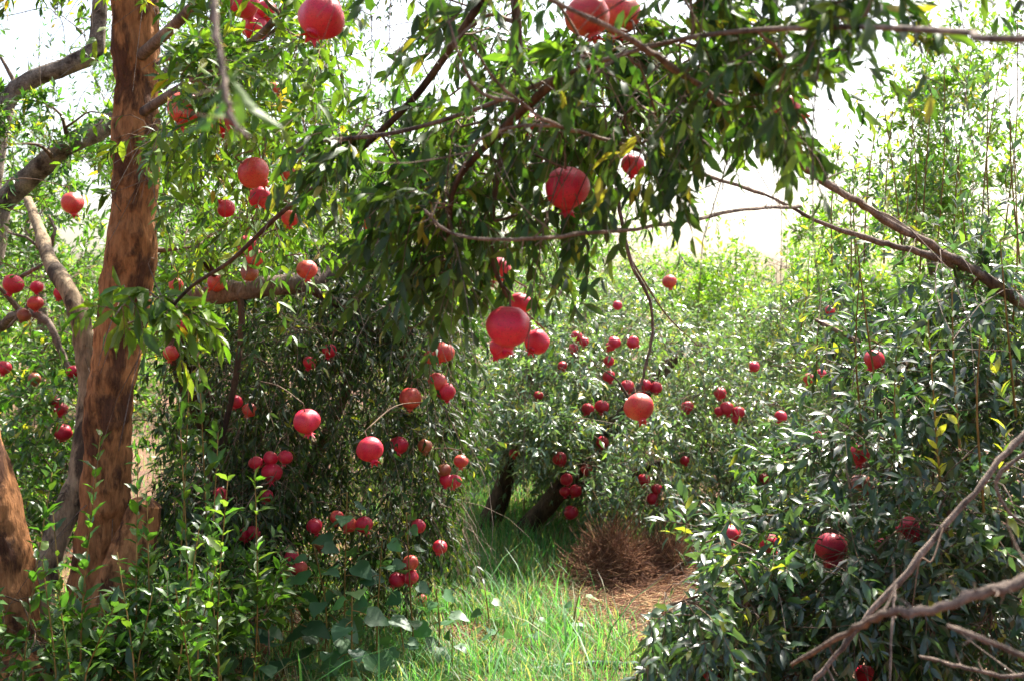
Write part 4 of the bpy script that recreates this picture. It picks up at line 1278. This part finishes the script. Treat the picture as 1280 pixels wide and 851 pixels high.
def weed(px, d, top_y, n, size, label, lean=0):
    x, y = (px - 640) / F_PX * d, d
    base = np.array([x, y, ground_z(x, y)])
    tip = P(px + lean, top_y, d)
    root = thing('broadleaf_weed', label, 'weed', base, 'broad leaved weeds at the grass edge')
    p = smooth_path([base - [0, 0, .02], base * .5 + tip * .5 + rng.normal(size=3) * .02, tip], 6)
    v, q, t = tube(p - base, np.linspace(.004, .002, len(p)), 6)
    link('stem', mesh_np('stem', v, [q, t], TWIG_GREEN), root)
    for k in range(n):
        f = .22 + .78 * k / max(n - 1, 1)
        fi = f * (len(p) - 1)
        i0 = min(int(fi), len(p) - 2)
        at = p[i0] * (1 - fi + i0) + p[i0 + 1] * (fi - i0)
        a = k * 2.4 + rng.normal() * .3
        dirv = np.array([math.cos(a), math.sin(a) * .9, .25 - .25 * (1 - f)])
        dirv /= np.linalg.norm(dirv)
        dl = norm((dirv * [1, 1, 0] + [0, 0, -.30 + .2 * rng.normal()])[None])[0]
        nn = np.array([0, -.35, 1]) + rng.normal(size=3) * .3
        nn = norm((nn - dl * nn.dot(dl))[None])[0]
        xx = np.cross(dl, nn)
        s = size * (.75 + .5 * rng.random()) * (1.15 - .45 * f)
        lp = at + dl * .6 * s - nn * .04 * s
        o = bpy.data.objects.new('leaf', HEART[rng.integers(len(HEART))])
        col.objects.link(o)
        o.parent = root
        m = Matrix.Identity(4)
        for r_ in range(3):
            m[r_][0], m[r_][1], m[r_][2], m[r_][3] = xx[r_] * s * .95, dl[r_] * s, nn[r_] * s, lp[r_] - base[r_]
        o.matrix_local = m
        link('petiole', PETIOLE, o)


_v, _q, _t = tube([(0, -.6, .04), (0, -.3, .07), (0, 0, 0)], [.022, .018, .014], 5)
PETIOLE = mesh_np('petiole', _v, [_q, _t], TWIG_GREEN)
WD = [(285, 4.25, 700, 12, .10, 'broad leaved weed nearest the sucker shoots', -6), (345, 4.3, 690, 13, .10, 'broad leaved weed with drooping heart shaped leaves over the brown fallen fruit', 5),
      (432, 4.35, 615, 18, .085, 'tallest broad leaved weed standing before the yellowish orange fruit', 2), (400, 4.3, 680, 14, .095, 'broad leaved weed left of the tallest one', -8),
      (470, 4.35, 670, 14, .085, 'broad leaved weed right of the tallest one', 8), (312, 4.15, 740, 9, .09, 'low broad leaved weed in the grass under the drooping one', 0),
      (520, 4.5, 640, 12, .065, 'slender broad leaved weed beside the low bunch of fruit', -12), (600, 5.0, 735, 7, .06, 'small broad leaved weed standing alone in the grass', 6),
      (545, 4.5, 735, 9, .075, 'low broad leaved weed at the grass edge beside the low bunch', 0), (718, 5.0, 742, 6, .06, 'small broad leaved weed by the straw heap', 6), (440, 4.15, 735, 11, .09, 'low spreading broad leaved weed before the tallest one', 0)]
WD += [(620, 4.55, 785, 6, .05, 'tiny broad leaved weed in the grass before the small lone one', 4), (570, 4.4, 790, 7, .055, 'low weed in the short grass nearest the hose end', -4),
       (665, 4.8, 770, 6, .05, 'tiny broad leaved weed between the lone one and the straw', 3), (500, 4.35, 780, 8, .065, 'low broad leaved weed in the grass under the fallen red fruit', 0)]
for w in WD:
    weed(*w)


# ------------------------------------------------------------------ grass, litter, straw heap, hose
def blades(name, n, region, hmin, hmax, wid, cols, label, cat, mat, bend=.6, cull_it=True):
    xy = []
    while len(xy) < n:
        x, y, ok = region()
        if ok:
            xy.append((x, y))
    xy = np.array(xy)
    z = np.array([ground_z(x, y) for x, y in xy])
    b0 = np.column_stack([xy, z - .005])
    h = hmin + (hmax - hmin) * rng.random(n) ** 1.6
    a = rng.random(n) * 2 * math.pi
    fw = np.column_stack([np.cos(a), np.sin(a), np.zeros(n)])
    sd_ = np.column_stack([-np.sin(a), np.cos(a), np.zeros(n)])
    bd = bend * (.3 + rng.random(n))
    tt = np.array([0, .35, .7, 1.0])
    V = np.zeros((n, 7, 3))
    for k, t in enumerate(tt):
        c = b0 + fw * (h * bd * t ** 2)[:, None] + np.array([0, 0, 1]) * (h * (t - .35 * bd * t ** 2))[:, None]
        w = wid * (.7 + .6 * rng.random(n)) * [1, .9, .6, 0][k]
        if k < 3:
            V[:, 2 * k] = c - sd_ * w[:, None] * .5
            V[:, 2 * k + 1] = c + sd_ * w[:, None] * .5
        else:
            V[:, 6] = c
    Fq = np.array([[0, 1, 3, 2], [2, 3, 5, 4]])
    Ft = np.array([[4, 5, 6]])
    off = (np.arange(n) * 7)[:, None, None]
    cc = np.array(cols)[rng.integers(0, len(cols), n)] * (1 + .15 * rng.normal(size=(n, 1))).clip(.6, 1.5)
    c4 = np.repeat(np.concatenate([cc, np.ones((n, 1))], 1), 7, axis=0)
    me = mesh_np(name, V.reshape(-1, 3), [(Fq[None] + off).reshape(-1, 4), (Ft[None] + off).reshape(-1, 3)], mat, {'tint': c4})
    link(name, me, kind='stuff', label=label, category=cat)


def straw_amount(x, y):
    px = x / y * F_PX + 640
    py = HORIZON + F_PX * CAM_H / y
    return math.exp(-(((px - 800) / 90) ** 2 + ((py - 740) / 45) ** 2))


def near_region():
    y = rng.uniform(3.8, 6.2)
    x = rng.uniform(-3.6, 1.3)
    px = x / y * F_PX + 640
    w = max(math.exp(-((px - 560) / 260) ** 2), .25 * (px < 100))
    w *= .12 + .88 * (noise.noise(Vector((x * 2.6, y * 2.6, 9))) > -.22)
    py = HORIZON + F_PX * CAM_H / y
    w *= min(1, max(.25, (py - 690) / 70))
    return x, y, rng.random() < w * (1 - straw_amount(x, y)) ** 3


def far_region():
    y = 6.0 + 9 * rng.random() ** 1.5
    x = rng.uniform(-.32, .25) * y
    px = x / y * F_PX + 640
    w = math.exp(-((px - 620) / 130) ** 2) * (.4 + .6 * (noise.noise(Vector((x * 1.5, y * 1.5, 3))) > -.2))
    return x, y, rng.random() < max(.08, w) * (1 - straw_amount(x, y)) ** 3


GC = [(.20, .20, .10), (.075, .22, .065), (.06, .18, .055), (.11, .26, .09), (.06, .15, .07), (.085, .24, .06), (.07, .19, .05), (.26, .25, .13)]
blades('grass', 21000, near_region, .04, .22, .0036, GC, 'bright green grass growing along the path between the trees', 'grass', GRASS, .8)
blades('grass', 130, near_region, .22, .42, .009, GC[:4], 'tall broad bladed grass arching over the path edge', 'grass', GRASS, 1.1)
blades('grass', 22000, far_region, .06, .24, .005, GC[:3], 'sunlit green grass under the two dark leaning trunks', 'grass', GRASS, .6)


def strand_field(name, n, centre, spread, top, label, cat, cols, length, rad):
    """Loose straw: thin three-sided strands lying over one another."""
    c = np.column_stack([rng.normal(size=n) * spread[0] + centre[0], rng.normal(size=n) * spread[1] + centre[1]])
    q = np.exp(-.5 * (((c[:, 0] - centre[0]) / spread[0] / .8) ** 2 + ((c[:, 1] - centre[1]) / spread[1] / .8) ** 2))
    z = np.array([ground_z(x, y) for x, y in c]) + top * q * rng.random(n) ** .4 + .006
    a = rng.random(n) * 6.283
    L = length * (.4 + rng.random(n))
    d = np.column_stack([np.cos(a), np.sin(a), (.2 + .9 * (top > .1)) * rng.normal(size=n) * q])
    t = np.linspace(-.5, .5, 4)
    bow = R3(n) * .12
    S = np.column_stack([c, z])
    ax = S[:, None, :] + d[:, None, :] * (L[:, None, None] * t[None, :, None]) + bow[:, None, :] * (L[:, None, None] * (t ** 2)[None, :, None])
    ax[:, :, 2] = np.maximum(ax[:, :, 2], (S[:, 2] - top * q)[:, None] + .001)
    N, K, _ = ax.shape
    T = norm(ax[:, -1] - ax[:, 0])
    u = norm(np.cross(T, [.1, .2, .97]))
    v = np.cross(T, u)
    an = np.arange(3) * 2.0944
    V = ax[:, :, None, :] + rad * (np.cos(an)[None, None, :, None] * u[:, None, None, :] + np.sin(an)[None, None, :, None] * v[:, None, None, :])
    i, j = np.meshgrid(np.arange(K - 1), np.arange(3), indexing='ij')
    Fq = np.stack([i * 3 + j, i * 3 + (j + 1) % 3, (i + 1) * 3 + (j + 1) % 3, (i + 1) * 3 + j], -1).reshape(-1, 4)
    Fq = (Fq[None] + (np.arange(N) * K * 3)[:, None, None]).reshape(-1, 4)
    cc = np.array(cols)[rng.integers(0, len(cols), N)] * (1 + .2 * rng.normal(size=(N, 1))).clip(.5, 1.6)
    c4 = np.repeat(np.concatenate([cc, np.ones((N, 1))], 1), K * 3, axis=0)
    return mesh_np(name, V.reshape(-1, 3), [Fq], STRAW, {'tint': c4})


SC = [(.26, .13, .07), (.20, .09, .05), (.34, .19, .10), (.14, .07, .045)]
hc = P(790, HORIZON + F_PX * CAM_H / 6.1, 6.1)
heap = thing('straw_heap', 'heap of dry reddish brown straw and prunings beside the path', 'straw heap', (hc[0], hc[1], ground_z(hc[0], hc[1])))
for (dx, dy, sx, sy, hh, nn_) in ((-.10, 0, .17, .18, .22, 3600), (.18, .12, .20, .18, .15, 2600), (.42, -.05, .22, .16, .10, 1800)):
    me = strand_field('strands', nn_, hc + [dx, dy, 0], (sx, sy), hh, '', '', SC, .17, .0013)
    o = link('strands', me, heap, kind='stuff')
    o.matrix_parent_inverse = Matrix.Translation(-heap.location)
link('straw_litter', strand_field('straw_litter', 5200, (P(790, 760, 5.9)[0], 5.85), (.45, .38), .02, '', '', SC + [(.42, .30, .16)], .16, .0013), kind='stuff',
     label='scattered dry straw lying flat round the heap', category='straw')
link('straw_litter', strand_field('straw_litter', 4000, (P(350, 760, 5.2)[0], 5.0), (.7, .5), .02, '', '', SC + [(.36, .20, .08)], .12, .0016), kind='stuff',
     label='dry stalks lying on the soil under the dark drooping tree', category='litter')


def dry_leaves():
    n = 2600
    x = rng.uniform(-2.4, 1.6, n)
    y = rng.uniform(4.0, 8.5, n)
    pos = np.column_stack([x, y, [ground_z(a, b) + .008 for a, b in zip(x, y)]])
    d = norm(R3(n) * [1, 1, .25])
    nn = norm(R3(n) * .3 + [0, 0, 1])
    nn = norm(nn - d * np.sum(nn * d, 1, keepdims=True))
    pal = np.array([(.32, .16, .06), (.24, .10, .04), (.42, .26, .08), (.16, .08, .04)])
    ln = .03 + .03 * rng.random(n)
    link('leaf_litter', leaf_mesh('leaf_litter', [pos, d, nn, ln, ln * .35, rng.integers(0, 4, n)], 4, pal, STRAW, np.zeros(3)), kind='stuff', label='dry fallen leaves scattered on the soil', category='litter')


dry_leaves()

HOSE, nt_, b_ = new_mat('hose_plastic')
b_.inputs['Base Color'].default_value = (.055, .085, .085, 1)
b_.inputs['Roughness'].default_value = .45
hp = [P(640, 848, 4.45), P(690, 838, 4.5), P(740, 832, 4.55), P(790, 835, 4.5), P(850, 845, 4.45), P(930, 850, 4.4)]
for q in hp:
    q[2] = ground_z(q[0], q[1]) + .014
hq = smooth_path(hp, 6)
v, q, t = tube(hq, np.full(len(hq), .011), 10)
link('irrigation_hose', mesh_np('irrigation_hose', v, [q, t], HOSE), label='dull blue grey irrigation hose lying in the grass', category='hose')
